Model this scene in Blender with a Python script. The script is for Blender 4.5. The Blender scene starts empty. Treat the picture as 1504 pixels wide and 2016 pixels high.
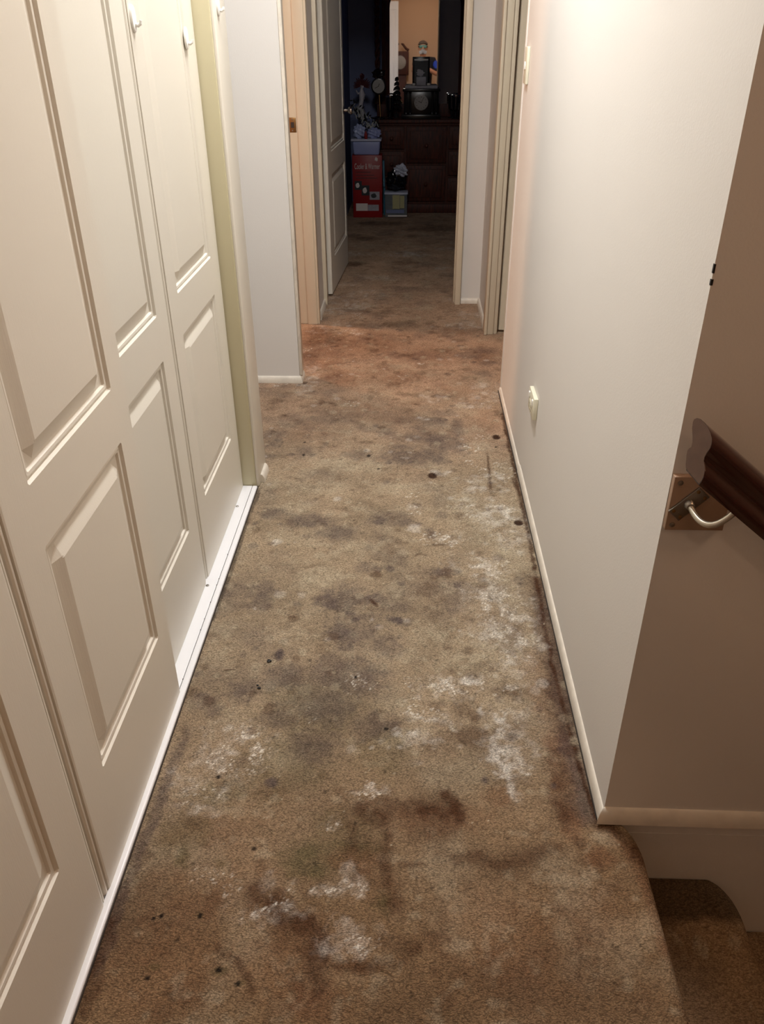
import bpy, bmesh, math, random
import numpy as np
from mathutils import Vector, Matrix
PI = math.pi
random.seed(7)
C = bpy.context.scene.collection
scene = bpy.context.scene

# ------------------------------------------------------------------ camera
cam_data = bpy.data.cameras.new('camera')
cam = bpy.data.objects.new('camera', cam_data)
C.objects.link(cam)
cam_data.sensor_fit = 'VERTICAL'
cam_data.sensor_height = 24.0
cam_data.lens = 24.0 * 1580.37 / 2016.0
cam_data.clip_start = 0.02
cam_data.clip_end = 60
cam.matrix_world = Matrix(((0.99934084, -0.01335794, 0.03375569, 0),
                           (0.03583005, 0.51247827, -0.85795235, 0),
                           (-0.00583858, 0.85859629, 0.51261908, 1.37),
                           (0, 0, 0, 1)))
scene.camera = cam

# ------------------------------------------------------------------ world, exposure
world = bpy.data.worlds.new('world')
scene.world = world
world.use_nodes = True
world.node_tree.nodes['Background'].inputs[0].default_value = (0.5, 0.6, 1.0, 1)
world.node_tree.nodes['Background'].inputs[1].default_value = 0.002
scene.view_settings.view_transform = 'Standard'
scene.view_settings.look = 'None'
scene.view_settings.gamma = 1
scene.view_settings.use_curve_mapping = False
scene.view_settings.exposure = 0.18


def area(name, loc, target, size, power, col, size_y=None, spread=None):
    d = bpy.data.lights.new(name, 'AREA')
    d.energy = power
    d.color = col
    d.size = size
    if size_y:
        d.shape = 'RECTANGLE'
        d.size_y = size_y
    if spread:
        d.spread = spread
    o = bpy.data.objects.new(name, d)
    C.objects.link(o)
    o.location = loc
    v = Vector(target) - Vector(loc)
    o.rotation_euler = v.to_track_quat('-Z', 'Y').to_euler()
    return o


HALL = (-0.12, 2.25, 2.63)
STAIRLAMP = (1.55, 0.66, 2.63)
area('hall_lamp', HALL, (HALL[0], HALL[1], 0), 0.24, 40, (0.985, 0.985, 0.995), size_y=1.15)
area('side_room_lamp', (-1.9, 4.55, 1.9), (0.2, 3.7, 0.0), 0.25, 30, (1.0, 0.55, 0.33))
area('stairwell_lamp', STAIRLAMP, (-0.5, 0.62, 0.3), 0.25, 10.5, (1.0, 0.60, 0.35))
area('unseen_near_hall_lamp', (0.10, -0.85, 2.672), (0.10, -0.85, 0.0), 0.2, 3.2, (1.0, 0.64, 0.40))  # warm light added behind the camera, kept out of the mirror's view
area('bedroom_window_light', (1.9, 6.4, 1.6), (-0.5, 6.9, 0.9), 1.0, 0.45, (0.42, 0.55, 1.0))

# ------------------------------------------------------------------ helpers
def lin(c):
    return tuple(((x / 255) / 12.92 if x / 255 <= 0.04045 else ((x / 255 + 0.055) / 1.055) ** 2.4) for x in c)


def mat(name, rgb, rough=0.5, metal=0.0, bump=0.0, bscale=200.0, bstretch=(1, 1, 1), vary=0.0, vscale=3.0,
        spec=0.5, coat=0.0, alpha=1.0, trans=0.0, emit=None, wave=None):
    m = bpy.data.materials.new(name)
    m.use_nodes = True
    nt = m.node_tree
    b = nt.nodes['Principled BSDF']
    col = lin(rgb)
    b.inputs['Base Color'].default_value = (*col, 1)
    b.inputs['Roughness'].default_value = rough
    b.inputs['Metallic'].default_value = metal
    b.inputs['Specular IOR Level'].default_value = spec
    b.inputs['Coat Weight'].default_value = coat
    b.inputs['Transmission Weight'].default_value = trans
    b.inputs['Alpha'].default_value = alpha
    if emit:
        b.inputs['Emission Color'].default_value = (*lin(rgb), 1)
        b.inputs['Emission Strength'].default_value = emit
    tc = nt.nodes.new('ShaderNodeTexCoord')
    if vary > 0:
        n = nt.nodes.new('ShaderNodeTexNoise')
        n.inputs['Scale'].default_value = vscale
        n.inputs['Detail'].default_value = 5
        nt.links.new(tc.outputs['Object'], n.inputs['Vector'])
        r = nt.nodes.new('ShaderNodeMapRange')
        r.inputs[1].default_value = 0.3
        r.inputs[2].default_value = 0.7
        r.inputs[3].default_value = 1 - vary
        r.inputs[4].default_value = 1 + vary * 0.5
        nt.links.new(n.outputs[0], r.inputs[0])
        mx = nt.nodes.new('ShaderNodeVectorMath')
        mx.operation = 'SCALE'
        mx.inputs[0].default_value = col
        nt.links.new(r.outputs[0], mx.inputs['Scale'])
        nt.links.new(mx.outputs[0], b.inputs['Base Color'])
    if wave:
        # wood streaks: a stretched noise between two colours
        mp = nt.nodes.new('ShaderNodeMapping')
        mp.inputs['Scale'].default_value = bstretch
        nt.links.new(tc.outputs['Object'], mp.inputs[0])
        n = nt.nodes.new('ShaderNodeTexNoise')
        n.inputs['Scale'].default_value = wave[0]
        n.inputs['Detail'].default_value = 6
        nt.links.new(mp.outputs[0], n.inputs['Vector'])
        cr = nt.nodes.new('ShaderNodeValToRGB')
        cr.color_ramp.elements[0].color = (*lin(rgb), 1)
        cr.color_ramp.elements[1].color = (*lin(wave[1]), 1)
        cr.color_ramp.elements[0].position = 0.35
        cr.color_ramp.elements[1].position = 0.65
        nt.links.new(n.outputs[0], cr.inputs[0])
        nt.links.new(cr.outputs[0], b.inputs['Base Color'])
    if bump > 0:
        mp = nt.nodes.new('ShaderNodeMapping')
        mp.inputs['Scale'].default_value = bstretch
        nt.links.new(tc.outputs['Object'], mp.inputs[0])
        n = nt.nodes.new('ShaderNodeTexNoise')
        n.inputs['Scale'].default_value = bscale
        n.inputs['Detail'].default_value = 4
        nt.links.new(mp.outputs[0], n.inputs['Vector'])
        bp = nt.nodes.new('ShaderNodeBump')
        bp.inputs['Strength'].default_value = bump
        bp.inputs['Distance'].default_value = 0.001
        nt.links.new(n.outputs[0], bp.inputs['Height'])
        nt.links.new(bp.outputs[0], b.inputs['Normal'])
    return m


M = dict(
    wall=mat('wall_paint', (221, 217, 211), 0.55, bump=0.25, bscale=260, vary=0.02, vscale=1.5),
    stairwall=mat('stairwell_paint', (214, 196, 176), 0.32, bump=0.15, bscale=260),
    ceiling=mat('ceiling_paint', (225, 220, 212), 0.8),
    door=mat('cream_door_enamel', (222, 216, 203), 0.34, bump=0.22, bscale=90, bstretch=(6, 6, 0.35)),
    cream=mat('cream_trim_enamel', (214, 203, 180), 0.35, bump=0.1, bscale=60),
    olive=mat('yellowed_cream_enamel', (206, 198, 165), 0.3, bump=0.1, bscale=60),
    bead=mat('white_bead_enamel', (222, 214, 200), 0.35, bump=0.3, bscale=70, vary=0.12, vscale=25),
    track=mat('white_track_enamel', (236, 236, 238), 0.3),
    dark_gap=mat('dark_gap_colour', (60, 52, 46), 0.9),  # even dark brown for gaps, grooves, holes and slots
    steel=mat('dull_steel', (150, 145, 138), 0.35, 1.0),
    chrome=mat('chrome', (225, 225, 225), 0.12, 1.0),
    brass=mat('worn_brass', (150, 120, 80), 0.35, 1.0),
    plate=mat('brown_backing_board', (160, 132, 110), 0.3, vary=0.1, vscale=20, bump=0.1),
    rail=mat('dark_cherry_varnish', (52, 12, 8), 0.13, bump=0.1, bscale=40, bstretch=(1, 8, 1), coat=0.7),
    railend=mat('end_grain_varnish', (112, 88, 76), 0.45, vary=0.12, vscale=60),
    rod=mat('satin_cream_rod', (196, 190, 176), 0.25, 0.6),
    plastic=mat('white_plastic', (238, 236, 230), 0.3),
    plasticcream=mat('cream_plastic', (226, 222, 200), 0.35),
    black=mat('black_lacquer', (16, 15, 17), 0.25),
    blackmatt=mat('black_matt', (20, 19, 20), 0.8),
    wood=mat('dark_mahogany', (84, 34, 16), 0.62, bump=0.1, bscale=30, bstretch=(8, 8, 1), wave=(14, (46, 17, 8))),
    mirror=mat('mirror_glass', (225, 225, 225), 0.015, 1.0),
    blue=mat('bedroom_blue_paint', (104, 114, 150), 0.6),
    reddoor=mat('peach_paint', (206, 176, 148), 0.6),
    red=mat('red_carton', (138, 20, 22), 0.4),
    print=mat('pale_print', (214, 205, 200), 0.5),
    printdark=mat('dark_print', (34, 40, 44), 0.5),
    grey=mat('grey_stone', (158, 156, 164), 0.5, vary=0.15, vscale=40),
    tub=mat('blue_grey_plastic', (150, 160, 205), 0.35, alpha=1),
    tublid=mat('pale_lid_plastic', (190, 195, 215), 0.35),
    bagpale=mat('pale_plastic_film', (165, 178, 215), 0.3, bump=0.6, bscale=30),
    bagblack=mat('black_plastic_film', (14, 16, 20), 0.18, bump=0.6, bscale=30),
    bagwhite=mat('white_plastic_film', (185, 190, 205), 0.3, bump=0.6, bscale=30),
    teal=mat('teal_card', (20, 96, 120), 0.5),
    paper=mat('yellowed_paper', (170, 165, 120), 0.7),
    clear=mat('clear_box_plastic', (175, 185, 190), 0.15, trans=0.7),
    dial=mat('clock_dial', (150, 147, 142), 0.4),
    statue=mat('pale_porcelain', (190, 185, 190), 0.35),
    flower=mat('dark_red_petals', (70, 14, 24), 0.6),
    silver=mat('silver', (200, 200, 205), 0.2, 1.0),
    leaf=mat('silvery_leaves', (175, 176, 172), 0.3),
    skin=mat('skin', (205, 150, 122), 0.55, vary=0.05, vscale=30),
    hair=mat('short_grey_hair', (92, 78, 70), 0.9, bump=0.6, bscale=300),
    shirt=mat('navy_knit', (14, 17, 30), 0.85, bump=0.3, bscale=900),
    shirtblue=mat('royal_blue_knit', (28, 62, 170), 0.8, bump=0.3, bscale=900),
    collar=mat('white_overall_cloth', (215, 215, 215), 0.8),
    trousers=mat('charcoal_cloth', (40, 40, 44), 0.9),
    mask=mat('grey_respirator_rubber', (150, 150, 152), 0.5),
    goggle=mat('green_tinted_lens', (70, 120, 110), 0.1, coat=0.5),
    crumb=mat('black_crumb', (12, 10, 12), 0.6),
    twig=mat('dry_twig', (84, 56, 34), 0.8),
    diffuser=mat('lamp_diffuser', (255, 244, 228), 0.5, emit=4.0),
)


def tag(o, label=None, cat=None, group=None, kind=None):
    if label: o['label'] = label
    if cat: o['category'] = cat
    if group: o['group'] = group
    if kind: o['kind'] = kind
    return o


def empty(name, loc, label, cat, group=None, rz=0.0):
    o = bpy.data.objects.new(name, None)
    C.objects.link(o)
    o.location = loc
    o.rotation_euler = (0, 0, rz)
    o.empty_display_size = 0.05
    return tag(o, label, cat, group)


class MB:
    """collects shapes in local space and links them as one mesh object"""
    def __init__(self):
        self.bm = bmesh.new()

    def box(self, a, b, bev=0.0, seg=2, mtx=None):
        r = bmesh.ops.create_cube(self.bm, size=1)
        vs = r['verts']
        c = [(a[i] + b[i]) / 2 for i in range(3)]
        s = [abs(b[i] - a[i]) for i in range(3)]
        for v in vs:
            v.co = Vector((v.co.x * s[0] + c[0], v.co.y * s[1] + c[1], v.co.z * s[2] + c[2]))
            if mtx: v.co = mtx @ v.co
        if bev > 0:
            es = list({e for v in vs for e in v.link_edges})
            bmesh.ops.bevel(self.bm, geom=es, offset=bev, segments=seg, affect='EDGES', profile=0.5)
        return self

    def lathe(self, prof, seg=24, origin=(0, 0, 0), axis='Z', mtx=None, sx=1.0, sy=1.0):
        rings = []
        for r, z in prof:
            ring = []
            for k in range(seg):
                a = k * 2 * PI / seg
                p = Vector((r * math.cos(a) * sx, r * math.sin(a) * sy, z))
                if axis == 'X': p = Vector((p.z, p.x, p.y))
                if axis == 'Y': p = Vector((p.x, p.z, p.y))
                p = p + Vector(origin)
                if mtx: p = mtx @ p
                ring.append(self.bm.verts.new(p))
            rings.append(ring)
        for a, b in zip(rings[:-1], rings[1:]):
            for k in range(seg):
                self.bm.faces.new((a[k], a[(k + 1) % seg], b[(k + 1) % seg], b[k]))
        self.bm.faces.new(rings[0][::-1])
        self.bm.faces.new(rings[-1])
        return self

    def tube(self, pts, r, seg=10):
        pts = [Vector(p) for p in pts]
        rs = r if isinstance(r, (list, tuple)) else [r] * len(pts)
        rings = []
        up = Vector((0.13, 0.31, 0.94)).normalized()
        for i, p in enumerate(pts):
            d = (pts[min(i + 1, len(pts) - 1)] - pts[max(i - 1, 0)]).normalized()
            x = d.cross(up)
            if x.length < 1e-3: x = d.cross(Vector((1, 0, 0)))
            x.normalize()
            y = d.cross(x).normalized()
            rings.append([self.bm.verts.new(p + (x * math.cos(k * 2 * PI / seg) + y * math.sin(k * 2 * PI / seg)) * rs[i])
                          for k in range(seg)])
        for a, b in zip(rings[:-1], rings[1:]):
            for k in range(seg):
                self.bm.faces.new((a[k], a[(k + 1) % seg], b[(k + 1) % seg], b[k]))
        self.bm.faces.new(rings[0][::-1])
        self.bm.faces.new(rings[-1])
        return self

    def sweep(self, prof, a, b, skew_a=None, skew_b=None):
        """extrude a closed list of 3D profile offsets from point a to point b"""
        A = [self.bm.verts.new(Vector(a) + Vector(p) + (Vector(skew_a(p)) if skew_a else Vector())) for p in prof]
        B = [self.bm.verts.new(Vector(b) + Vector(p) + (Vector(skew_b(p)) if skew_b else Vector())) for p in prof]
        n = len(prof)
        for k in range(n):
            self.bm.faces.new((A[k], A[(k + 1) % n], B[(k + 1) % n], B[k]))
        self.bm.faces.new(A[::-1])
        self.bm.faces.new(B)
        return self

    def blob(self, loc, sc, noise=0.15, sub=3, seed=0, freq=3.0):
        r = bmesh.ops.create_icosphere(self.bm, subdivisions=sub, radius=1)
        rnd = random.Random(seed)
        ph = [rnd.uniform(0, 6) for _ in range(6)]
        for v in r['verts']:
            n = v.co.normalized()
            k = 1 + noise * (math.sin(n.x * freq * 2 + ph[0]) * math.sin(n.y * freq * 2.3 + ph[1]) +
                             0.6 * math.sin(n.z * freq * 3.7 + ph[2] + n.x * 5) + 0.4 * math.sin(n.y * freq * 6 + ph[3] + n.z * 7))
            v.co = Vector((n.x * k * sc[0] + loc[0], n.y * k * sc[1] + loc[1], n.z * k * sc[2] + loc[2]))
        return self

    def poly(self, pts):
        self.bm.faces.new([self.bm.verts.new(Vector(p)) for p in pts])
        return self

    def build(self, name, m, parent=None, smooth=False, angle=35):
        bmesh.ops.recalc_face_normals(self.bm, faces=self.bm.faces)
        me = bpy.data.meshes.new(name)
        self.bm.to_mesh(me)
        self.bm.free()
        o = bpy.data.objects.new(name, me)
        me.materials.append(m)
        if smooth:
            me.shade_smooth()
            try:
                me.set_sharp_from_angle(angle=math.radians(angle))
            except Exception:
                pass
        C.objects.link(o)
        if parent: o.parent = parent
        return o


def place(o, loc):
    """move the mesh origin of a single-mesh thing to loc (its base), keeping it in place"""
    o.data.transform(Matrix.Translation(-Vector(loc)))
    o.location = loc
    return o


def wallbox(name, a, b, m, label, bev=0.0):
    o = MB().box(a, b, bev).build(name, m, None, bev > 0)
    return tag(o, label, 'wall', kind='structure')


XR = 0.398      # right wall face
YC = 1.09       # near corner of the right wall / stairwell wall face
YE = 3.35       # far end of the right wall
H = 2.7

# stains on the carpet: kind+strength -> x,y,rx,ry (metres on the floor)
STAINS = {
    'D0.54': '-0.086,1.105,0.027,0.028;-0.071,1.106,0.027,0.028;-0.055,1.108,0.027,0.028;-0.039,1.109,0.027,0.028;-0.025,1.109,0.027,0.028;-0.011,1.108,0.027,0.028;0.003,1.108,0.027,0.028;0.016,1.109,0.027,0.028;0.029,1.11,0.027,0.028;0.042,1.111,0.027,0.028;0.055,1.112,0.027,0.028;0.067,1.107,0.027,0.028;0.079,1.103,0.027,0.028;-0.099,0.784,0.023,0.014;-0.088,0.782,0.023,0.014;-0.077,0.78,0.023,0.014;-0.066,0.778,0.023,0.014;-0.055,0.776,0.023,0.014;-0.044,0.78,0.022,0.014;-0.033,0.784,0.022,0.014;-0.023,0.787,0.023,0.014;-0.012,0.791,0.023,0.014;-0.001,0.798,0.023,0.014;0.01,0.805,0.023,0.014;0.021,0.812,0.023,0.015;0.364,1.36,0.04,0.066;0.365,1.381,0.04,0.067;0.366,1.402,0.04,0.069;0.366,1.424,0.041,0.07;0.367,1.446,0.042,0.071;0.368,1.468,0.042,0.073;0.369,1.491,0.042,0.074;0.37,1.514,0.042,0.076;0.37,1.539,0.043,0.077;0.371,1.564,0.043,0.079;0.371,1.59,0.044,0.081;0.372,1.616,0.044,0.083;0.372,1.643,0.045,0.085;0.373,1.671,0.046,0.086;0.373,1.696,0.046,0.088;0.372,1.722,0.047,0.09;0.372,1.748,0.047,0.092;0.371,1.775,0.048,0.094;0.371,1.802,0.048,0.097;0.369,1.832,0.049,0.098;0.368,1.862,0.049,0.1;0.366,1.892,0.05,0.103',
    'D0.3': '-0.101,1.092,0.052,0.051;-0.089,1.092,0.052,0.051;-0.076,1.093,0.052,0.051;-0.064,1.093,0.052,0.051;-0.051,1.094,0.052,0.051;-0.039,1.094,0.052,0.051;-0.026,1.093,0.051,0.051;-0.014,1.092,0.052,0.051;-0.001,1.091,0.051,0.051;0.011,1.091,0.052,0.05;0.023,1.09,0.052,0.05;0.036,1.091,0.052,0.051;0.048,1.093,0.052,0.051;0.061,1.095,0.052,0.051;0.073,1.096,0.052,0.051;-0.058,1.045,0.041,0.041;-0.057,1.031,0.04,0.04;-0.056,1.017,0.039,0.04;-0.056,1.003,0.04,0.039;-0.055,0.99,0.039,0.038;-0.055,0.976,0.039,0.039;-0.052,0.963,0.038,0.038;-0.05,0.951,0.039,0.037;-0.047,0.938,0.038,0.036;-0.045,0.926,0.038,0.035;-0.043,0.913,0.038,0.036;-0.035,0.903,0.037,0.035;-0.028,0.894,0.037,0.034;-0.021,0.884,0.037,0.034;-0.269,0.906,0.048,0.048;-0.258,0.898,0.047,0.048;-0.247,0.891,0.046,0.047;-0.237,0.883,0.047,0.047;-0.226,0.876,0.046,0.047;-0.216,0.869,0.046,0.046;-0.206,0.862,0.046,0.045;-0.196,0.854,0.046,0.046;-0.186,0.847,0.046,0.045;-0.176,0.84,0.046,0.045;-0.172,0.828,0.045,0.044;-0.168,0.817,0.045,0.043;-0.164,0.805,0.044,0.043;-0.16,0.794,0.044,0.041;-0.156,0.782,0.043,0.042;-0.153,0.771,0.044,0.041',
    'D0.264': '0.082,0.992,0.043,0.027;0.094,0.99,0.043,0.027;0.106,0.988,0.043,0.027;0.119,0.987,0.042,0.027;0.131,0.985,0.042,0.027;0.143,0.983,0.042,0.027;0.155,0.982,0.042,0.026;0.167,0.98,0.042,0.027;0.179,0.978,0.042,0.027;0.191,0.983,0.043,0.027;0.203,0.988,0.043,0.027;0.216,0.992,0.043,0.027;0.228,0.997,0.043,0.027;0.24,1.002,0.044,0.027;0.253,1.007,0.043,0.027;0.266,1.011,0.043,0.028;0.278,1.016,0.044,0.028;0.091,0.743,0.185,0.06;0.305,0.767,0.119,0.08;-0.492,0.859,0.055,0.125;-0.076,0.705,0.165,0.032',
    'O0.3': '-0.107,1.031,0.06,0.043;-0.119,1.022,0.06,0.043;-0.131,1.013,0.06,0.042;-0.143,1.004,0.06,0.042;-0.154,0.996,0.059,0.041;-0.167,0.988,0.059,0.041;-0.179,0.98,0.059,0.041;-0.15,1.054,0.051,0.049;-0.079,1.068,0.041,0.037;-0.266,1.22,0.134,0.105;-0.215,1.375,0.155,0.122;-0.044,1.256,0.068,0.092',
    'D0.84': '0.087,1.142,0.016,0.022;0.095,1.127,0.015,0.02;0.102,1.111,0.015,0.02;0.111,1.094,0.016,0.02;0.293,2.726,0.005,0.017;0.293,2.707,0.005,0.017;0.292,2.689,0.005,0.017;0.291,2.671,0.005,0.016;0.291,2.653,0.004,0.016;0.29,2.635,0.005,0.016;0.289,2.618,0.005,0.016;0.289,2.6,0.004,0.016;0.288,2.583,0.005,0.016;0.287,2.566,0.005,0.015;0.287,2.549,0.004,0.015;0.286,2.532,0.005,0.016;0.285,2.516,0.005,0.015;0.285,2.499,0.004,0.015;0.284,2.483,0.005,0.015;0.284,2.467,0.004,0.015;-0.104,1.808,0.003,0.007;-0.1,1.803,0.003,0.007;-0.097,1.798,0.004,0.007;-0.093,1.793,0.004,0.007;-0.089,1.788,0.003,0.007;-0.085,1.783,0.003,0.007',
    'D0.504': '-0.038,1.063,0.015,0.022;-0.036,1.042,0.015,0.022;-0.035,1.022,0.015,0.021;-0.036,1.007,0.015,0.02;-0.037,0.992,0.015,0.02;-0.038,0.977,0.014,0.02;-0.035,0.963,0.014,0.019;-0.032,0.948,0.014,0.02;-0.029,0.934,0.014,0.019;-0.026,0.916,0.014,0.019;-0.023,0.899,0.014,0.018;-0.014,0.887,0.014,0.018',
    'D0.48': '0.102,0.992,0.021,0.013;0.114,0.991,0.021,0.013;0.126,0.99,0.022,0.013;0.138,0.989,0.022,0.013;0.15,0.988,0.022,0.013;0.163,0.985,0.021,0.012;0.176,0.982,0.021,0.012;0.188,0.979,0.022,0.012;0.202,0.983,0.021,0.012;0.215,0.987,0.021,0.012;0.228,0.991,0.022,0.012;0.239,0.999,0.022,0.012;0.25,1.006,0.021,0.013;0.261,1.014,0.021,0.013;0.274,1.018,0.022,0.013;0.288,1.023,0.022,0.012;-0.264,4.541,0.041,0.049;-0.134,4.593,0.029,0.03;0.005,4.338,0.028,0.037;0.088,4.313,0.022,0.027;-0.153,4.447,0.034,0.038;-0.147,4.523,0.058,0.059;-0.056,4.284,0.111,0.072;-0.417,5.623,0.085,0.071;-0.077,5.655,0.105,0.072;-0.01,6.512,0.071,0.074;-0.449,6.508,0.064,0.074;0.314,1.105,0.027,0.038;0.343,1.034,0.019,0.014;0.199,0.984,0.038,0.014;0.141,0.994,0.039,0.01;0.014,0.979,0.029,0.011;-0.064,1.081,0.031,0.03;0.055,1.097,0.041,0.023;-0.194,0.84,0.036,0.024;-0.162,0.804,0.026,0.018;-0.081,0.775,0.043,0.011;-0.107,1.02,0.02,0.047;-0.092,0.954,0.015,0.032',
    'D0.6': '-0.279,0.911,0.023,0.027;-0.265,0.903,0.023,0.027;-0.251,0.895,0.022,0.026;-0.237,0.887,0.022,0.026;-0.225,0.877,0.022,0.026;-0.213,0.868,0.022,0.025;-0.201,0.859,0.022,0.025;-0.19,0.853,0.022,0.025;-0.179,0.847,0.022,0.025;-0.168,0.842,0.022,0.025;-0.157,0.836,0.022,0.025;-0.153,0.825,0.022,0.025;-0.149,0.815,0.022,0.024;-0.145,0.804,0.021,0.024;-0.145,0.791,0.021,0.023;-0.145,0.778,0.021,0.023;-0.145,0.765,0.021,0.022;-0.142,0.752,0.02,0.022;-0.14,0.74,0.021,0.021;0.392,1.083,0.02,0.017;0.402,1.077,0.021,0.017;0.413,1.071,0.02,0.017;0.424,1.066,0.02,0.017;0.433,1.056,0.02,0.017;0.443,1.047,0.02,0.016;0.452,1.037,0.02,0.017;0.452,1.022,0.02,0.016;0.453,1.007,0.019,0.016;0.155,1.603,0.016,0.018;0.103,1.612,0.013,0.01;-0.095,1.936,0.021,0.021;0.096,2.1,0.031,0.015;0.07,2.155,0.016,0.031;-0.364,6.418,0.118,0.091;-0.392,5.623,0.07,0.086;0.195,6.798,0.247,0.161;-0.225,6.998,0.255,0.105;-0.322,0.799,0.009,0.012;-0.311,0.792,0.008,0.013;-0.301,0.786,0.008,0.012;-0.291,0.78,0.008,0.012;-0.281,0.773,0.008,0.013;-0.274,0.763,0.009,0.012;-0.267,0.753,0.009,0.012;-0.26,0.743,0.008,0.012;-0.253,0.733,0.008,0.012',
    'D0.42': '-0.233,0.892,0.031,0.03;-0.224,0.879,0.032,0.03;-0.214,0.866,0.031,0.03;-0.205,0.854,0.031,0.029;-0.19,0.847,0.031,0.029;0.328,1.238,0.029,0.044;0.329,1.222,0.028,0.043;0.329,1.205,0.028,0.042;0.329,1.189,0.028,0.041;0.33,1.172,0.028,0.041;0.33,1.157,0.028,0.04;0.331,1.14,0.027,0.04;0.331,1.124,0.027,0.039;0.332,1.109,0.027,0.038;0.058,1.274,0.031,0.03;0.069,1.285,0.032,0.031;0.081,1.297,0.032,0.031;0.093,1.309,0.032,0.031;0.105,1.321,0.032,0.031;0.12,1.316,0.032,0.032;0.135,1.311,0.032,0.032;0.15,1.307,0.032,0.031;0.167,1.3,0.032,0.031;0.166,2.261,0.014,0.016;0.099,1.929,0.044,0.013;0.184,1.546,0.018,0.019;0.376,1.899,0.018,0.05;-0.191,1.507,0.017,0.011;0.126,1.402,0.036,0.044;0.072,1.409,0.031,0.024;0.245,1.457,0.061,0.025;-0.46,4.147,0.108,0.085;-0.42,4.008,0.042,0.04;-0.228,4.052,0.027,0.032;-0.229,3.988,0.02,0.024;-0.399,4.065,0.08,0.1;-0.503,4.039,0.053,0.115;-0.129,3.708,0.015,0.028;0.05,3.65,0.034,0.034;0.05,3.563,0.038,0.026;0.173,3.553,0.019,0.026;0.262,3.62,0.024,0.027;0.295,3.504,0.019,0.026;-0.069,3.574,0.019,0.02;-0.089,3.415,0.032,0.031;-0.165,3.324,0.031,0.023;0.082,3.359,0.019,0.017;0.181,3.279,0.027,0.023;-0.007,3.132,0.026,0.027;-0.185,2.975,0.013,0.015;-0.001,3.304,0.067,0.023;-0.063,3.257,0.018,0.017;-0.369,3.205,0.031,0.028;-0.452,3.165,0.022,0.022;-0.58,3.217,0.053,0.034;-0.173,2.824,0.032,0.018;-0.309,2.79,0.04,0.017;-0.067,2.555,0.019,0.011;-0.19,3.873,0.035,0.031;-0.024,3.803,0.04,0.029;0.154,3.88,0.051,0.038;0.25,4.037,0.037,0.032;0.108,4.157,0.032,0.034;-0.306,4.279,0.056,0.045;-0.501,3.793,0.05,0.044;-0.524,3.058,0.03,0.026',
    'D0.36': '-0.022,0.827,0.031,0.02;-0.011,0.826,0.031,0.02;-0,0.825,0.03,0.021;0.011,0.825,0.03,0.02;0.021,0.824,0.031,0.021;0.032,0.824,0.03,0.02;0.045,0.829,0.031,0.02;0.16,1.277,0.056,0.061;0.023,1.036,0.03,0.023;0.064,1.049,0.06,0.048',
    'R0.425': '0.335,1.282,0.034,0.046;0.335,1.265,0.034,0.045;0.336,1.247,0.033,0.044;0.336,1.23,0.033,0.044;0.336,1.213,0.033,0.043;0.336,1.197,0.033,0.042;0.336,1.181,0.033,0.041;0.336,1.165,0.032,0.04;0.336,1.149,0.032,0.04;0.336,1.133,0.032,0.04;0.336,1.118,0.032,0.039;0.335,1.102,0.031,0.039;0.334,1.087,0.031,0.038;0.333,1.072,0.03,0.037',
    'R0.34': '0.198,1.139,0.037,0.029;0.065,1.085,0.113,0.037;-0.094,0.986,0.058,0.034;0.376,1.001,0.039,0.023;-0.144,0.711,0.059,0.041;0.372,1.269,0.034,0.092;0.422,1.06,0.018,0.026;0.428,1.048,0.018,0.026;0.433,1.037,0.018,0.026;0.438,1.026,0.018,0.025;0.443,1.014,0.018,0.026;0.448,1.003,0.018,0.025;0.453,0.993,0.018,0.024;0.453,0.979,0.018,0.024;0.453,0.966,0.018,0.023;0.454,0.952,0.017,0.024;0.454,0.939,0.017,0.024;0.454,0.927,0.017,0.022;0.454,0.914,0.017,0.022;0.454,0.902,0.017,0.022;0.454,0.889,0.016,0.022;0.454,0.876,0.016,0.022;0.453,0.864,0.017,0.021;0.453,0.851,0.016,0.021;0.453,0.839,0.016,0.02;0.453,0.827,0.016,0.02',
    'R0.2125': '-0.205,0.793,0.14,0.085;-0.356,0.914,0.152,0.097;-0.403,0.769,0.139,0.112;0.184,0.833,0.142,0.119;0.326,0.885,0.091,0.093;-0.382,1.035,0.122,0.073;-0.235,3.17,0.304,0.135;-0.422,2.911,0.163,0.128;0.317,3.026,0.062,0.157;0.209,3.409,0.137,0.112;-0.059,3.068,0.169,0.106',
    'O0.4': '-0.096,1.009,0.08,0.023;-0.193,0.983,0.059,0.034;-0.042,0.893,0.023,0.031;-0.393,1.134,0.064,0.04;-0.443,1.033,0.061,0.06',
    'G0.6325': '0.368,1.119,0.027,0.052;0.368,1.135,0.027,0.053;0.368,1.152,0.027,0.054;0.367,1.169,0.028,0.055;0.367,1.186,0.028,0.056;0.367,1.204,0.029,0.056;0.367,1.222,0.029,0.057;0.367,1.24,0.029,0.059;0.367,1.258,0.029,0.06;0.368,1.276,0.029,0.061;0.368,1.294,0.03,0.063;0.368,1.313,0.03,0.064;0.368,1.333,0.031,0.064;0.369,1.352,0.03,0.066;0.369,1.372,0.031,0.067;0.369,1.393,0.031,0.068;0.37,1.413,0.032,0.07;0.371,1.435,0.032,0.07;0.372,1.456,0.032,0.072;0.374,1.478,0.032,0.074;0.375,1.501,0.032,0.075;0.376,1.524,0.033,0.076;0.377,1.547,0.033,0.078;0.378,1.571,0.034,0.079;0.378,1.597,0.034,0.081;0.379,1.623,0.034,0.083;0.379,1.65,0.034,0.085;0.379,1.678,0.035,0.087;0.379,1.706,0.035,0.089;0.379,1.735,0.036,0.091;0.381,1.763,0.036,0.093;0.382,1.791,0.036,0.096;0.383,1.82,0.037,0.098',
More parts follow.
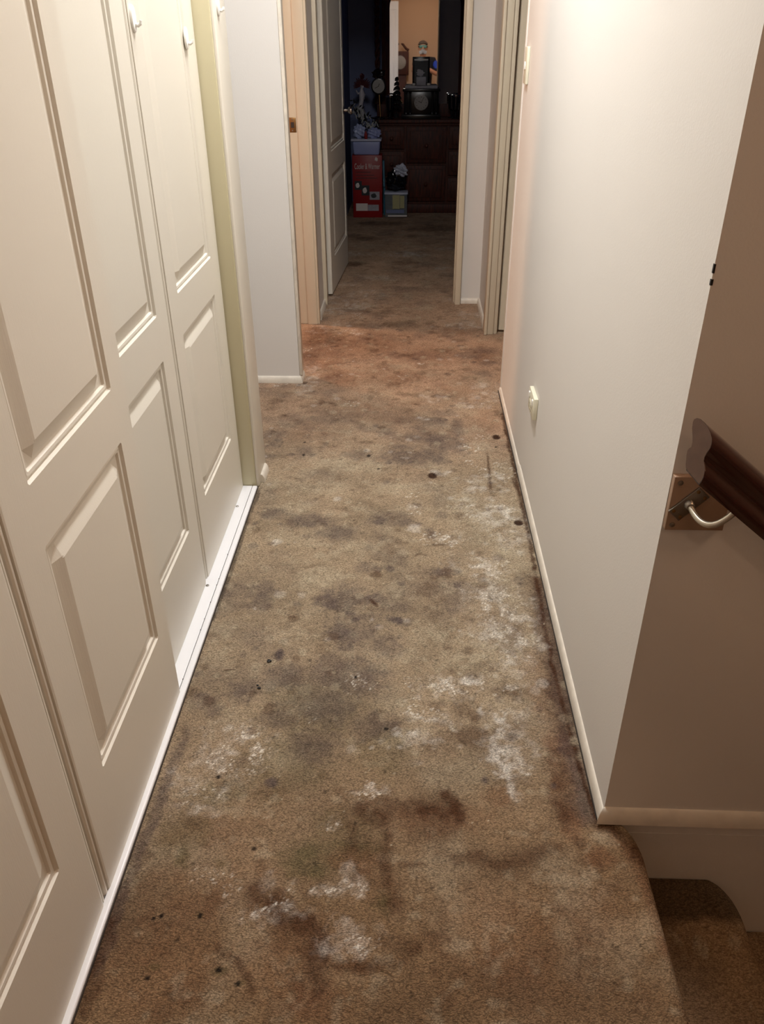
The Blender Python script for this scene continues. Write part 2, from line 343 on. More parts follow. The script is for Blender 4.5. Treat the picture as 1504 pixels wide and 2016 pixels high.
    'R0.2975': '0.336,1.328,0.042,0.064;0.337,1.347,0.041,0.065;0.337,1.366,0.042,0.066;0.337,1.385,0.043,0.068;0.338,1.405,0.043,0.069;0.338,1.425,0.044,0.07;0.335,1.446,0.044,0.072;0.332,1.468,0.044,0.073;0.329,1.49,0.045,0.075;0.326,1.513,0.045,0.076;0.323,1.541,0.046,0.077',
    'T0.4': '0.395,1.047,0.03,0.019;0.316,0.935,0.066,0.065',
    'G0.575': '-0.518,0.783,0.012,0.046;-0.519,0.81,0.012,0.047;-0.521,0.839,0.013,0.048;-0.522,0.868,0.013,0.05;-0.523,0.898,0.013,0.052;-0.521,0.933,0.013,0.054;-0.519,0.969,0.013,0.057;-0.517,1.007,0.014,0.059;-0.514,1.042,0.014,0.062;-0.511,1.079,0.015,0.064;-0.507,1.118,0.015,0.066;-0.507,1.157,0.015,0.07;-0.507,1.199,0.016,0.072;-0.507,1.242,0.016,0.075;-0.091,2.235,0.026,0.028;0.065,2.18,0.023,0.027;-0.124,1.967,0.039,0.035;-0.093,1.96,0.024,0.021;-0.02,1.888,0.013,0.012;-0.233,1.809,0.043,0.048;-0.216,1.774,0.028,0.023;-0.09,1.813,0.034,0.028;-0.079,1.7,0.001,0;-0.031,1.719,0.033,0.022;-0.003,1.715,0.019,0.018;-0.157,1.742,0.02,0.013;-0.178,1.655,0.041,0.055;-0.161,1.604,0.022,0.02;-0.332,1.569,0.019,0.02;0.099,1.949,0.045,0.019;0.141,1.887,0.012,0.015;-0.051,1.964,0.015,0.013;-0.413,1.852,0.044,0.065;-0.416,1.78,0.037,0.043;-0.324,2.232,0.1,0.051;-0.234,2.156,0.081,0.056;-0.448,2.277,0.067,0.04;-0.013,2.697,0.133,0.078;0.101,2.679,0.045,0.042;-0.033,2.783,0.058,0.036',
    'D0.72': '-0.521,0.715,0.016,0.041;-0.522,0.74,0.015,0.043;-0.524,0.765,0.016,0.045;-0.526,0.792,0.016,0.046;-0.525,0.824,0.016,0.048;0.368,2.527,0.006,0.015;0.369,2.511,0.006,0.015;0.37,2.495,0.006,0.015;0.371,2.48,0.006,0.015;0.021,2.033,0.003,0.006;0.026,2.038,0.004,0.005;0.032,2.043,0.003,0.005;0.037,2.047,0.003,0.006;0.041,2.044,0.004,0.006;0.046,2.041,0.003,0.005;0.051,2.037,0.003,0.006',
    'K0.55': '-0.532,1.731,0.007,0.032;-0.532,1.745,0.007,0.032;-0.531,1.759,0.007,0.032;-0.531,1.772,0.007,0.033;-0.531,1.786,0.008,0.033;-0.53,1.8,0.007,0.034;-0.53,1.815,0.008,0.033;-0.529,1.829,0.007,0.034;-0.529,1.844,0.008,0.034;-0.528,1.859,0.007,0.034;-0.528,1.873,0.008,0.036;-0.528,1.888,0.008,0.036;-0.528,1.903,0.008,0.036;-0.528,1.918,0.008,0.036;-0.528,1.933,0.007,0.037;-0.528,1.948,0.007,0.038;-0.528,1.964,0.007,0.037;-0.529,1.979,0.008,0.038;-0.529,1.995,0.008,0.039;-0.529,2.011,0.008,0.039;-0.529,2.027,0.008,0.04;-0.529,2.044,0.008,0.04;-0.529,2.06,0.008,0.041;-0.53,2.077,0.008,0.041;-0.53,2.094,0.008,0.041;-0.53,2.111,0.008,0.042;-0.53,2.128,0.008,0.043;-0.531,2.146,0.008,0.043;-0.531,2.164,0.008,0.043;-0.531,2.182,0.008,0.043;-0.532,2.2,0.009,0.044;-0.532,2.218,0.008,0.045;-0.532,2.237,0.008,0.045;-0.532,2.256,0.008,0.046;-0.533,2.275,0.009,0.046;-0.532,2.293,0.009,0.047;-0.53,2.311,0.008,0.048;-0.529,2.329,0.008,0.049;-0.528,2.348,0.009,0.049;-0.527,2.367,0.009,0.049;-0.526,2.386,0.009,0.05',
    'W0.63': '0.034,1.477,0.027,0.024;0.054,1.482,0.027,0.024;0.074,1.487,0.027,0.024;0.092,1.483,0.028,0.024;0.111,1.479,0.027,0.024;0.127,1.474,0.027,0.023;0.143,1.468,0.028,0.024;0.16,1.463,0.027,0.023;0.178,1.468,0.028,0.023;0.213,1.242,0.011,0.023;0.215,1.226,0.011,0.022;0.217,1.209,0.011,0.023;0.219,1.193,0.011,0.022;0.222,1.176,0.011,0.022;0.225,1.16,0.011,0.021;0.228,1.144,0.011,0.021',
    'S0.8': '0.024,1.486,0.037,0.027;0.042,1.477,0.038,0.028;0.061,1.469,0.037,0.027;0.076,1.469,0.038,0.027;0.092,1.47,0.037,0.027;0.107,1.47,0.038,0.027;0.123,1.471,0.037,0.027;0.138,1.469,0.037,0.027;0.154,1.467,0.037,0.027;0.169,1.466,0.037,0.026;0.184,1.464,0.037,0.027;0.201,1.47,0.037,0.027;0.218,1.477,0.037,0.027;-0.026,3.504,0.043,0.032;-0.056,3.522,0.011,0.019;-0.44,3.945,0.02,0.031;-0.511,3.882,0.03,0.023;0.298,3.209,0.035,0.022;-0.209,3.294,0.022,0.017;-0.258,3.197,0.035,0.028;-0.155,3.342,0.014,0.011;-0.554,3.617,0.014,0.02;-0.299,4.175,0.054,0.052;-0.585,3.411,0.032,0.03;-0.327,3.51,0.023,0.026;0.051,3.698,0.024,0.021;-0.076,3.876,0.011,0.022;-0.303,4.463,0.046,0.058;-0.407,3.869,0.025,0.023;0.333,3.238,0.03,0.022;0.114,3.233,0.017,0.017;0.285,2.881,0.028,0.047;0.24,2.789,0.039,0.045;0.213,2.661,0.038,0.025',
    'W0.4725': '0.085,1.452,0.074,0.039;0.173,1.481,0.075,0.026;0.248,1.483,0.062,0.022;0.267,1.548,0.051,0.049;0.252,1.667,0.094,0.087;0.224,1.822,0.086,0.098;0.192,1.997,0.091,0.069;0.288,1.755,0.083,0.117;0.209,1.264,0.045,0.076;0.024,1.303,0.046,0.039;0.059,1.351,0.059,0.032;0.024,1.222,0.022,0.01;-0.073,1.151,0.038,0.013;-0.105,1.143,0.013,0.008;-0.041,1.158,0.011,0.007',
    'T0.5': '0.206,1.585,0.117,0.102;0.303,1.897,0.088,0.158;0.28,2.14,0.112,0.156;0.21,2.294,0.134,0.12;0.348,2.331,0.085,0.14;0.392,2.143,0.048,0.19',
    'W0.42': '0.328,2.141,0.064,0.092;0.3,2.264,0.099,0.083;0.219,1.945,0.074,0.053;0.301,1.628,0.053,0.062;0.247,1.357,0.059,0.083;0.223,1.235,0.05,0.067;0.231,1.153,0.019,0.041;0.271,1.266,0.045,0.06',
    'S0.6': '0.221,1.984,0.091,0.06;0.25,1.799,0.071,0.096;0.277,1.647,0.066,0.085;0.244,2.295,0.117,0.067;0.328,2.584,0.092,0.08;0.24,1.405,0.017,0.016;0.024,1.424,0.036,0.024;0.036,1.383,0.047,0.05;-0.359,1.239,0.068,0.06;-0.425,1.133,0.043,0.04;-0.084,1.15,0.054,0.024;-0.161,1.063,0.027,0.012;-0.098,1.043,0.02,0.012;-0.066,0.816,0.036,0.037;-0.148,0.925,0.029,0.013;-0.09,0.922,0.024,0.017;-0.224,0.923,0.025,0.017;-0.351,0.935,0.039,0.021;-0.256,0.886,0.056,0.02;-0.296,0.851,0.018,0.005;-0.381,0.939,0.029,0.017;-0.337,0.914,0.029,0.021',
    'S0.9': '0.097,2.135,0.071,0.039;0.048,2.128,0.026,0.03;0.137,2.136,0.031,0.042;0.011,2.289,0.027,0.053;0.007,2.426,0.032,0.029',
    'W0.3675': '0.121,2.142,0.072,0.042;0.232,2.379,0.087,0.049;0.261,2.302,0.101,0.054;0.025,2.323,0.03,0.047;-0.382,1.246,0.09,0.091;-0.418,1.305,0.07,0.041;-0.382,1.134,0.053,0.032;-0.467,1.172,0.055,0.042;-0.427,1.094,0.063,0.023;-0.16,1.053,0.022,0.015;-0.146,1.072,0.012,0.01;-0.085,0.843,0.054,0.017;-0.093,0.82,0.054,0.028;-0.056,0.798,0.026,0.013;-0.137,0.814,0.032,0.014;-0.129,0.931,0.057,0.023;-0.091,0.932,0.019,0.032;-0.234,0.928,0.042,0.023;-0.102,0.959,0.019,0.024;-0.216,0.868,0.037,0.023;-0.29,0.87,0.037,0.02;-0.478,3.585,0.048,0.095;-0.471,3.425,0.06,0.063;-0.477,3.335,0.05,0.072;-0.599,3.423,0.037,0.037;-0.455,3.488,0.033,0.104;-0.445,4.277,0.111,0.072;-0.325,4.149,0.082,0.051;0.303,4.29,0.111,0.09;0.337,3.294,0.076,0.07;0.345,3.4,0.069,0.061;0.114,3.261,0.066,0.046;0.244,3.208,0.065,0.05;0.307,3.182,0.043,0.033;-0.462,4.172,0.109,0.043;-0.561,3.866,0.036,0.038;-0.441,4.558,0.088,0.121;-0.33,4.66,0.119,0.126;-0.489,4.762,0.079,0.109;-0.282,4.874,0.155,0.112;0.342,4.474,0.086,0.077;0.27,4.774,0.121,0.064;-0.423,5.102,0.129,0.072;-0.541,4.983,0.063,0.07;0.2,5.519,0.068,0.055;-0.203,5.252,0.132,0.063;-0.045,5.923,0.22,0.094;0.253,6.084,0.112,0.065;-0.411,5.919,0.147,0.078',
    'S0.55': '-0.235,1.342,0.023,0.026;-0.383,1.306,0.07,0.028;-0.369,1.203,0.056,0.023;-0.428,1.244,0.016,0.06;-0.331,1.277,0.018,0.046;-0.228,1.383,0.012,0.008;-0.113,1.464,0.038,0.054;0.117,1.337,0.019,0.016;0.093,1.32,0.012,0.016;0.072,1.392,0.012,0.013',
    'W0.7875': '-0.104,0.927,0.003,0.003;-0.105,0.923,0.003,0.003;-0.107,0.92,0.003,0.003;-0.111,0.918,0.003,0.004;-0.115,0.918,0.003,0.003;-0.119,0.92,0.003,0.003;-0.122,0.923,0.003,0.003;-0.123,0.926,0.003,0.003;-0.122,0.93,0.003,0.003;-0.12,0.933,0.003,0.003;-0.116,0.935,0.003,0.003;-0.112,0.935,0.003,0.003;-0.108,0.933,0.003,0.003;-0.105,0.93,0.003,0.003;0.2,1.394,0.003,0.005;0.198,1.387,0.003,0.005;0.193,1.382,0.004,0.005;0.187,1.378,0.004,0.005;0.181,1.378,0.003,0.005;0.175,1.381,0.004,0.005;0.172,1.387,0.003,0.004;0.171,1.393,0.003,0.005;0.173,1.4,0.003,0.005;0.177,1.406,0.004,0.005;0.183,1.409,0.004,0.005;0.19,1.41,0.003,0.005;0.195,1.407,0.004,0.005;0.199,1.401,0.003,0.005;0.234,1.372,0.004,0.005;0.233,1.367,0.003,0.005;0.229,1.362,0.003,0.005;0.224,1.359,0.004,0.005;0.219,1.359,0.003,0.005;0.214,1.362,0.004,0.004;0.211,1.366,0.004,0.005;0.211,1.372,0.003,0.004;0.212,1.377,0.004,0.005;0.216,1.382,0.004,0.005;0.221,1.385,0.004,0.005;0.226,1.385,0.004,0.005;0.231,1.382,0.003,0.005;0.234,1.378,0.003,0.005;0.127,1.334,0.004,0.005;0.126,1.329,0.004,0.005;0.123,1.325,0.003,0.005;0.119,1.323,0.003,0.004;0.114,1.323,0.004,0.004;0.11,1.325,0.003,0.004;0.107,1.329,0.004,0.004;0.106,1.333,0.004,0.005;0.108,1.338,0.003,0.005;0.111,1.342,0.003,0.005;0.115,1.345,0.004,0.004;0.12,1.345,0.003,0.005;0.124,1.343,0.003,0.005;0.127,1.339,0.003,0.005;0.224,1.324,0.003,0.005;0.223,1.32,0.003,0.005;0.22,1.317,0.003,0.004;0.216,1.315,0.003,0.004;0.212,1.314,0.003,0.005;0.208,1.316,0.004,0.005;0.206,1.32,0.003,0.004;0.205,1.324,0.004,0.005;0.207,1.328,0.003,0.005;0.21,1.332,0.003,0.005;0.213,1.334,0.004,0.005;0.218,1.334,0.003,0.005;0.221,1.332,0.004,0.005;0.223,1.329,0.004,0.004;-0.015,1.317,0.004,0.005;-0.015,1.313,0.003,0.005;-0.018,1.31,0.004,0.005;-0.021,1.309,0.004,0.004;-0.024,1.308,0.003,0.005;-0.028,1.31,0.004,0.005;-0.03,1.313,0.004,0.005;-0.031,1.317,0.004,0.004;-0.03,1.321,0.003,0.004;-0.028,1.324,0.004,0.004;-0.025,1.325,0.004,0.005;-0.021,1.326,0.003,0.004;-0.018,1.324,0.004,0.005;-0.015,1.321,0.003,0.005;-0.009,1.305,0.004,0.005;-0.009,1.302,0.003,0.004;-0.011,1.299,0.003,0.005;-0.014,1.298,0.004,0.004;-0.017,1.298,0.003,0.004;-0.02,1.299,0.004,0.005;-0.022,1.301,0.004,0.005;-0.022,1.305,0.003,0.004;-0.022,1.308,0.004,0.004;-0.02,1.31,0.003,0.005;-0.017,1.312,0.003,0.005;-0.014,1.312,0.003,0.005;-0.011,1.311,0.003,0.004;-0.009,1.308,0.003,0.005',
    'W0.735': '0.263,1.201,0.006,0.006;0.24,1.232,0.005,0.005;0.188,1.202,0.007,0.008;0.203,1.193,0.006,0.007;0.222,1.193,0.006,0.006;0.019,1.317,0.006,0.006;-0.01,1.272,0.004,0.004;-0.056,1.285,0.004,0.005;-0.042,1.268,0.006,0.006;-0.073,1.27,0.005,0.004;0.126,1.474,0.006,0.008;0.034,1.363,0.005,0.005',
    'T0.45': '-0.35,1.982,0.028,0.027;-0.245,1.932,0.045,0.058;-0.17,1.787,0.026,0.033;-0.323,1.783,0.028,0.023;-0.224,2.04,0.021,0.023;-0.408,2.035,0.012,0.014;-0.429,1.953,0.018,0.021;-0.18,2.317,0.034,0.024;-0.271,2.282,0.027,0.026;0.04,2.034,0.022,0.025;-0.144,1.656,0.013,0.017;-0.526,2.06,0.038,0.047;-0.515,1.777,0.034,0.038;-0.392,2.122,0.064,0.042;-0.367,2.453,0.089,0.052;-0.144,2.632,0.113,0.049;-0.298,2.669,0.114,0.051;-0.034,1.862,0.038,0.04;-0.002,1.579,0.039,0.032;-0.073,1.558,0.039,0.043;-0.28,2.691,0.114,0.051;-0.161,2.611,0.112,0.057;-0.296,2.455,0.107,0.059;-0.385,2.312,0.086,0.048;0.06,2.464,0.107,0.052;0.164,2.395,0.087,0.049;0.259,2.79,0.078,0.054;0.128,2.972,0.062,0.04;-0.082,2.46,0.089,0.045;-0.164,2.07,0.063,0.046;-0.272,1.906,0.044,0.036;0.127,1.563,0.077,0.051;0.064,1.662,0.068,0.055',
    'G0.46': '0.088,3.021,0.083,0.061;0.153,3.115,0.064,0.053;0.19,2.974,0.028,0.11;0.104,2.808,0.098,0.092;0.008,2.225,0.033,0.031;-0.53,2.816,0.036,0.055;-0.4,2.73,0.046,0.062;0.015,2.865,0.044,0.033;-0.139,2.976,0.016,0.02;-0.205,2.714,0.057,0.043;-0.548,2.684,0.038,0.043;-0.54,2.885,0.06,0.067;0.181,2.788,0.039,0.063;-0.096,2.919,0.04,0.038;0.137,3.29,0.045,0.035;0.277,3.809,0.075,0.059;0.357,3.884,0.086,0.061;0.346,3.569,0.048,0.053;0.369,3.704,0.044,0.049;0.169,3.566,0.023,0.026',
    'G0.5175': '-0.179,1.517,0.076,0.076;-0.101,1.482,0.075,0.075;-0.193,1.392,0.096,0.069;-0.139,1.677,0.082,0.088;-0.176,1.81,0.086,0.083;-0.203,1.266,0.068,0.061;-0.297,1.356,0.06,0.05;-0.049,1.617,0.053,0.063;-0.304,1.494,0.063,0.057;-0.07,1.331,0.07,0.048;-0.395,1.438,0.049,0.046;-0.486,1.401,0.036,0.041;-0.455,1.368,0.029,0.027;-0.327,1.475,0.038,0.037',
    'G0.805': '-0.283,1.164,0.016,0.015;0.17,1.182,0.009,0.011;-0.141,1.716,0.014,0.011;-0.027,1.719,0.017,0.015;-0.331,1.571,0.012,0.014',
    'R0.3825': '-0.426,3.795,0.151,0.229;-0.233,3.949,0.234,0.21;-0.501,4.023,0.106,0.217;0.076,3.805,0.201,0.165;-0.116,3.527,0.189,0.133;-0.302,3.491,0.141,0.131;-0.514,4.146,0.108,0.103;0.352,3.81,0.075,0.181;0.244,4.202,0.136,0.105',
    'W0.525': '0.085,3.232,0.018,0.017;0.057,3.045,0.029,0.026;0.113,2.579,0.037,0.027;0.135,2.567,0.018,0.032;-0.013,2.685,0.019,0.012;0.215,2.523,0.072,0.039;0.307,2.545,0.047,0.054;0.325,2.452,0.036,0.037;0.358,2.266,0.043,0.026;0.229,2.461,0.053,0.029',
    'H0.95': '0.082,2.554,0.016,0.022;0.339,2.878,0.015,0.021;0.356,2.237,0.015,0.017',
    'K0.9': '-0.155,2.706,0.006,0.011;-0.114,2.601,0.003,0.006;0.33,2.792,0.004,0.006;-0.401,2.705,0.004,0.008;-0.411,2.819,0.004,0.006;-0.45,0.851,0.004,0.002;-0.438,0.857,0.002,0.002;-0.401,1.174,0.005,0.006;-0.432,0.746,0.004,0.003;-0.127,1.494,0.002,0.004;-0.046,1.324,0.003,0.005;-0.368,0.86,0.004,0.006;-0.295,1.002,0.004,0.004;-0.277,0.741,0.004,0.003;-0.314,0.764,0.006,0.004',
    'O0.5': '-0.368,0.863,0.008,0.01;-0.314,0.764,0.014,0.008;-0.275,0.739,0.009,0.007;-0.428,0.764,0.009,0.007;-0.357,0.967,0.013,0.011;-0.042,0.898,0.009,0.01;-0.429,0.976,0.02,0.027',
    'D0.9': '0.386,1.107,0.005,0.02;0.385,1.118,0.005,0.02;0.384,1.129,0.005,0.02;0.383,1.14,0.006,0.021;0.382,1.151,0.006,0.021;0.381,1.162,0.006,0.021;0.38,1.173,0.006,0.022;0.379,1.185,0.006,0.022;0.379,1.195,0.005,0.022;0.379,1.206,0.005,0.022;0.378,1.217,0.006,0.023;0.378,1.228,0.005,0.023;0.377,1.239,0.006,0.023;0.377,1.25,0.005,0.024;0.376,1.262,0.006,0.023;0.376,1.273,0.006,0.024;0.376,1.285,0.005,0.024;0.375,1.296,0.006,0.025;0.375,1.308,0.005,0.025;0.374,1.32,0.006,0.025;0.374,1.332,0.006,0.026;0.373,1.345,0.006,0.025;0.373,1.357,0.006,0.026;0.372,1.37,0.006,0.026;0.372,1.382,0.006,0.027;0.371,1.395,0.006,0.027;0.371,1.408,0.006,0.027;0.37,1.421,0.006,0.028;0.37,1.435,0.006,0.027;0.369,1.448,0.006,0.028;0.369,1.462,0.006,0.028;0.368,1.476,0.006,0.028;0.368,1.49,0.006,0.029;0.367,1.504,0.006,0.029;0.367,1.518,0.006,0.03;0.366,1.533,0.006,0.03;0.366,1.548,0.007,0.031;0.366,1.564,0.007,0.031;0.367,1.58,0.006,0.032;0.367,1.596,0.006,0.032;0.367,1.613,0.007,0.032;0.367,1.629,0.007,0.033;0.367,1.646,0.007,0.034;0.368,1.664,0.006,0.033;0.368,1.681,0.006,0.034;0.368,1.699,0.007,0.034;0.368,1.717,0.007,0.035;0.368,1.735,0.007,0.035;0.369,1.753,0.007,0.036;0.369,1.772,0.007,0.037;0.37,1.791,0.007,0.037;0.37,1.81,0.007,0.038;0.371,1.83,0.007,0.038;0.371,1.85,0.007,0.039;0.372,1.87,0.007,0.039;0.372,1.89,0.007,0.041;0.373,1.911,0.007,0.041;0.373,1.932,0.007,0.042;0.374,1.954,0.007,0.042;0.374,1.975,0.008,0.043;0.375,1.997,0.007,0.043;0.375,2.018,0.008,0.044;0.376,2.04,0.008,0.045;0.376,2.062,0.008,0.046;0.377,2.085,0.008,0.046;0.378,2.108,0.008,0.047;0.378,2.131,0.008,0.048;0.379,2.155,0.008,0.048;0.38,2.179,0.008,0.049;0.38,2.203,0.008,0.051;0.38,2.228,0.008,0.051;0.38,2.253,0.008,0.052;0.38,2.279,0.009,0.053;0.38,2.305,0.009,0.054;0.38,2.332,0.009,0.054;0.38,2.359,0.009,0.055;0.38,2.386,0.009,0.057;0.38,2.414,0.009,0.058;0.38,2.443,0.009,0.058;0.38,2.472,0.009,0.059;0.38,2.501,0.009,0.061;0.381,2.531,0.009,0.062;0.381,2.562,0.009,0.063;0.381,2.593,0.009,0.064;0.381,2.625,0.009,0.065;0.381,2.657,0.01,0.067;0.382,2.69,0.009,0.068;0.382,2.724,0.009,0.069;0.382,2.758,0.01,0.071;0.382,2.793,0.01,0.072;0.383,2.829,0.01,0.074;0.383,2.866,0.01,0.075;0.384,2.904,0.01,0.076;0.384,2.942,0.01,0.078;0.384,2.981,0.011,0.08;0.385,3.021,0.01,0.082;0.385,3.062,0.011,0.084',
    'K0.5': '-0.1,1.067,0.002,0.003;-0.543,2.148,0.003,0.006;-0.29,2.067,0.003,0.005;0.075,1.562,0.003,0.004;-0.247,1.552,0.004,0.006;-0.176,1.344,0.002,0.003;-0.299,1.293,0.004,0.003;-0.406,0.965,0.003,0.004;-0.397,0.814,0.002,0.003;-0.172,0.973,0.002,0.002;0.204,1.041,0.003,0.003;0.052,0.927,0.002,0.003;-0.169,1.141,0.003,0.003',
}

# ------------------------------------------------------------------ carpet colour field
rng = np.random.default_rng(11)
LAT = rng.random((512, 512))


def vnoise(x, y, s, ox=0.0):
    x = x * s + 91.3 + ox
    y = y * s + 47.7 + ox * 1.7
    xi = np.floor(x).astype(int)
    yi = np.floor(y).astype(int)
    fx = x - xi
    fy = y - yi
    fx = fx * fx * (3 - 2 * fx)
    fy = fy * fy * (3 - 2 * fy)
    g = lambda i, j: LAT[i % 512, j % 512]
    return (g(xi, yi) * (1 - fx) + g(xi + 1, yi) * fx) * (1 - fy) + (g(xi, yi + 1) * (1 - fx) + g(xi + 1, yi + 1) * fx) * fy


def fbm(x, y, s, o=4, ox=0.0):
    t = 0
    a = 0.5
    n = 0
    for k in range(o):
        t = t + a * vnoise(x, y, s * 2 ** k, ox + 13.1 * k)
        n += a
        a *= 0.55
    return t / n


STAIN_RGB = dict(D=(74, 46, 28), G=(88, 76, 74), W=(226, 218, 206), O=(84, 82, 52), R=(118, 72, 46), T=(190, 176, 150),
                 K=(18, 15, 15), H=(58, 34, 22), S=(245, 240, 228))


def carpet_colour(x, y, base=None):
    big = fbm(x, y, 2.2, 4)
    mid = fbm(x, y, 9, 4, 5)
    fine = fbm(x, y, 45, 3, 9)
    vf = rng.random(x.shape)
    tan = np.array(lin((162, 142, 117)))
    brown = np.array(lin((132, 107, 80)))
    pink = np.array(lin((182, 150, 124)))
    k = np.clip((1.45 - y) / 0.6 + (big - 0.5) * 1.6, 0, 1)[:, None]  # near floor browner: dim, warm light put into the base colour
    col = tan * (1 - k) + brown * k
    k2 = np.clip((y - 2.5) / 0.9 + (big - 0.5) * 1.2, 0, 1)[:, None] * 0.8  # far floor paler and pinker: stronger light put into the base colour
    col = col * (1 - k2) + pink * k2
    wx = (fbm(x, y, 28, 3, 21) - 0.5) * 0.05 + (vnoise(x, y, 110, 3) - 0.5) * 0.012
    wy = (fbm(x, y, 28, 3, 37) - 0.5) * 0.05 + (vnoise(x, y, 110, 7) - 0.5) * 0.012
    col = col * (0.74 + 0.52 * mid)[:, None]
    # grey-green and pale cloudy mould over the middle
    m1 = np.clip((fbm(x, y, 6.5, 4, 61) - 0.55) * 5, 0, 1) * np.clip((y - 1.2) * 2, 0.3, 1) * 0.40
    col = col * (1 - m1[:, None]) + np.array(lin(STAIN_RGB['G'])) * m1[:, None]
    m2 = np.clip((fbm(x, y, 8.5, 4, 83) - 0.56) * 5, 0, 1) * 0.30
    col = col * (1 - m2[:, None]) + np.array(lin(STAIN_RGB['T'])) * m2[:, None]
    m3 = np.clip((fbm(x, y, 24, 4, 97) - 0.60) * 6, 0, 1) * 0.30
    col = col * (1 - m3[:, None]) + np.array(lin(STAIN_RGB['D'])) * m3[:, None]
    m4 = np.clip((fbm(x, y, 30, 4, 131) - 0.62) * 7, 0, 1) * 0.30
    col = col * (1 - m4[:, None]) + np.array(lin(STAIN_RGB['T'])) * m4[:, None]
    edge = fbm(x, y, 75, 3, 171)
    wisp = fbm(x, y, 40, 4, 151)
    speck = vnoise(x, y, 170, 51) * 0.6 + vf * 0.4
    for key in sorted(STAINS, key=lambda q: 'TORGDWSHK'.index(q[0])):
        t = key[0]
        s = float(key[1:])
        m = np.zeros(x.shape)
        wk = dict(D=0.5, G=0.7, W=0.9, O=1.0, R=0.6, T=0.7, K=0.08, H=0.05, S=0.7)[t]
        for it in STAINS[key].split(';'):
            cx, cy, rx, ry = map(float, it.split(','))
            lo = 0.0042 if t in 'KHS' else 0.006
            rx = max(rx, lo)
            ry = max(ry, lo)
            q = np.where((np.abs(y - cy) < ry * 1.8 + 0.03) & (np.abs(x - cx) < rx * 1.8 + 0.03))[0]
            if len(q) == 0: continue
            ww = wk * min(1.0, 0.25 + rx / 0.05)
            d = np.hypot((x[q] + wx[q] * ww - cx) / rx, (y[q] + wy[q] * ww - cy) / ry)
            if t in 'HK':
                g = np.clip((1.15 - d) / 0.25, 0, 1)
            elif t == 'S':
                g = np.clip((1.2 - d) / 0.5, 0, 1) * np.clip((speck[q] - 0.66) * 9, 0, 1) * np.clip((wisp[q] - 0.42) * 6, 0, 1)
            else:
                d = d + (edge[q] - 0.5) * (0.9 if t in 'WT' else 0.6)
                g = np.clip((1.28 - d) / (0.95 if t in 'DR' else 0.9), 0, 1)
                g = g * g * (3 - 2 * g)
            m[q] = np.maximum(m[q], g)
        if t in 'WT':
            m = m * np.clip(0.15 + 1.7 * (fine - 0.25), 0, 1.15) * (np.clip(0.25 + (wisp - 0.42) * 4.5, 0.1, 1.1) if t == 'W' else 1)
        elif t in 'DGRO':
            m = m * np.clip(0.62 + 0.95 * (fine - 0.2), 0, 1.15)
        m = (np.clip(m, 0, 1) * s)[:, None]
        col = col * (1 - m) + np.array(lin(STAIN_RGB[t])) * m
    # small round mould colonies, pale and dark, thickest over the middle and far floor
    r2 = np.random.default_rng(77)
    for q_ in range(520):
        cx, cy = r2.uniform(-0.56, 0.40), 1.15 + 3.3 * r2.random() ** 0.9
        rr = r2.uniform(0.004, 0.017) * (1.4 if r2.random() < 0.12 else 1)
        kind = 'TGDTGDW'[r2.integers(0, 7)]
        st = r2.uniform(0.18, 0.5) * (0.75 if kind == 'W' else 1)
        q = np.where((np.abs(y - cy) < rr * 2) & (np.abs(x - cx) < rr * 2))[0]
        if len(q) == 0: continue
        d = np.hypot(x[q] - cx, (y[q] - cy) * 0.9) / rr + (edge[q] - 0.5) * 0.9
        g = (np.clip((1.2 - d) / 0.55, 0, 1) * st * np.clip(0.5 + fine[q], 0, 1.1))[:, None]
        col[q] = col[q] * (1 - g) + np.array(lin(STAIN_RGB[kind])) * g
    # scattered crumbs of dirt and lint
    c1 = (vnoise(x, y, 120, 201) > 0.93) & (vf > 0.3)
    col[c1] *= 0.55
    c2 = (vnoise(x, y, 130, 301) > 0.965) & (vf > 0.5) & (y > 1.0)
    col[c2] = col[c2] * 0.5 + np.array(lin((215, 205, 180))) * 0.5
    col = col * (0.86 + 0.28 * vf)[:, None]
    return np.clip(col, 0.002, 1)


def carpet_mesh(name, grids, m, parent=None):
    """grids: list of (X, Y, Z, CX, CY) 2D arrays; colours are looked up at CX, CY"""
    vs, fs, cs = [], [], []
    off = 0
    for X, Y, Z, CX, CY in grids:
        n, k = X.shape
        vs.append(np.stack([X.ravel(), Y.ravel(), Z.ravel()], 1))
        cs.append(carpet_colour(CX.ravel(), CY.ravel()))
        i = np.arange(n * k).reshape(n, k) + off
        fs.append(np.stack([i[:-1, :-1], i[:-1, 1:], i[1:, 1:], i[1:, :-1]], -1).reshape(-1, 4))
        off += n * k
    v = np.concatenate(vs).astype(np.float32)
    f = np.concatenate(fs).astype(np.int32)
    c = np.concatenate(cs)
    me = bpy.data.meshes.new(name)
    me.vertices.add(len(v))
    me.vertices.foreach_set('co', v.ravel())
    me.loops.add(f.size)
    me.loops.foreach_set('vertex_index', f.ravel())
    me.polygons.add(len(f))
    me.polygons.foreach_set('loop_start', np.arange(0, f.size, 4, dtype=np.int32))
    me.update(calc_edges=True)
    at = me.color_attributes.new('stain', 'FLOAT_COLOR', 'POINT')
    at.data.foreach_set('color', np.concatenate([c, np.ones((len(c), 1))], 1).astype(np.float32).ravel())
    me.shade_smooth()
    me.materials.append(m)
    o = bpy.data.objects.new(name, me)
    C.objects.link(o)
    if parent: o.parent = parent
    return o


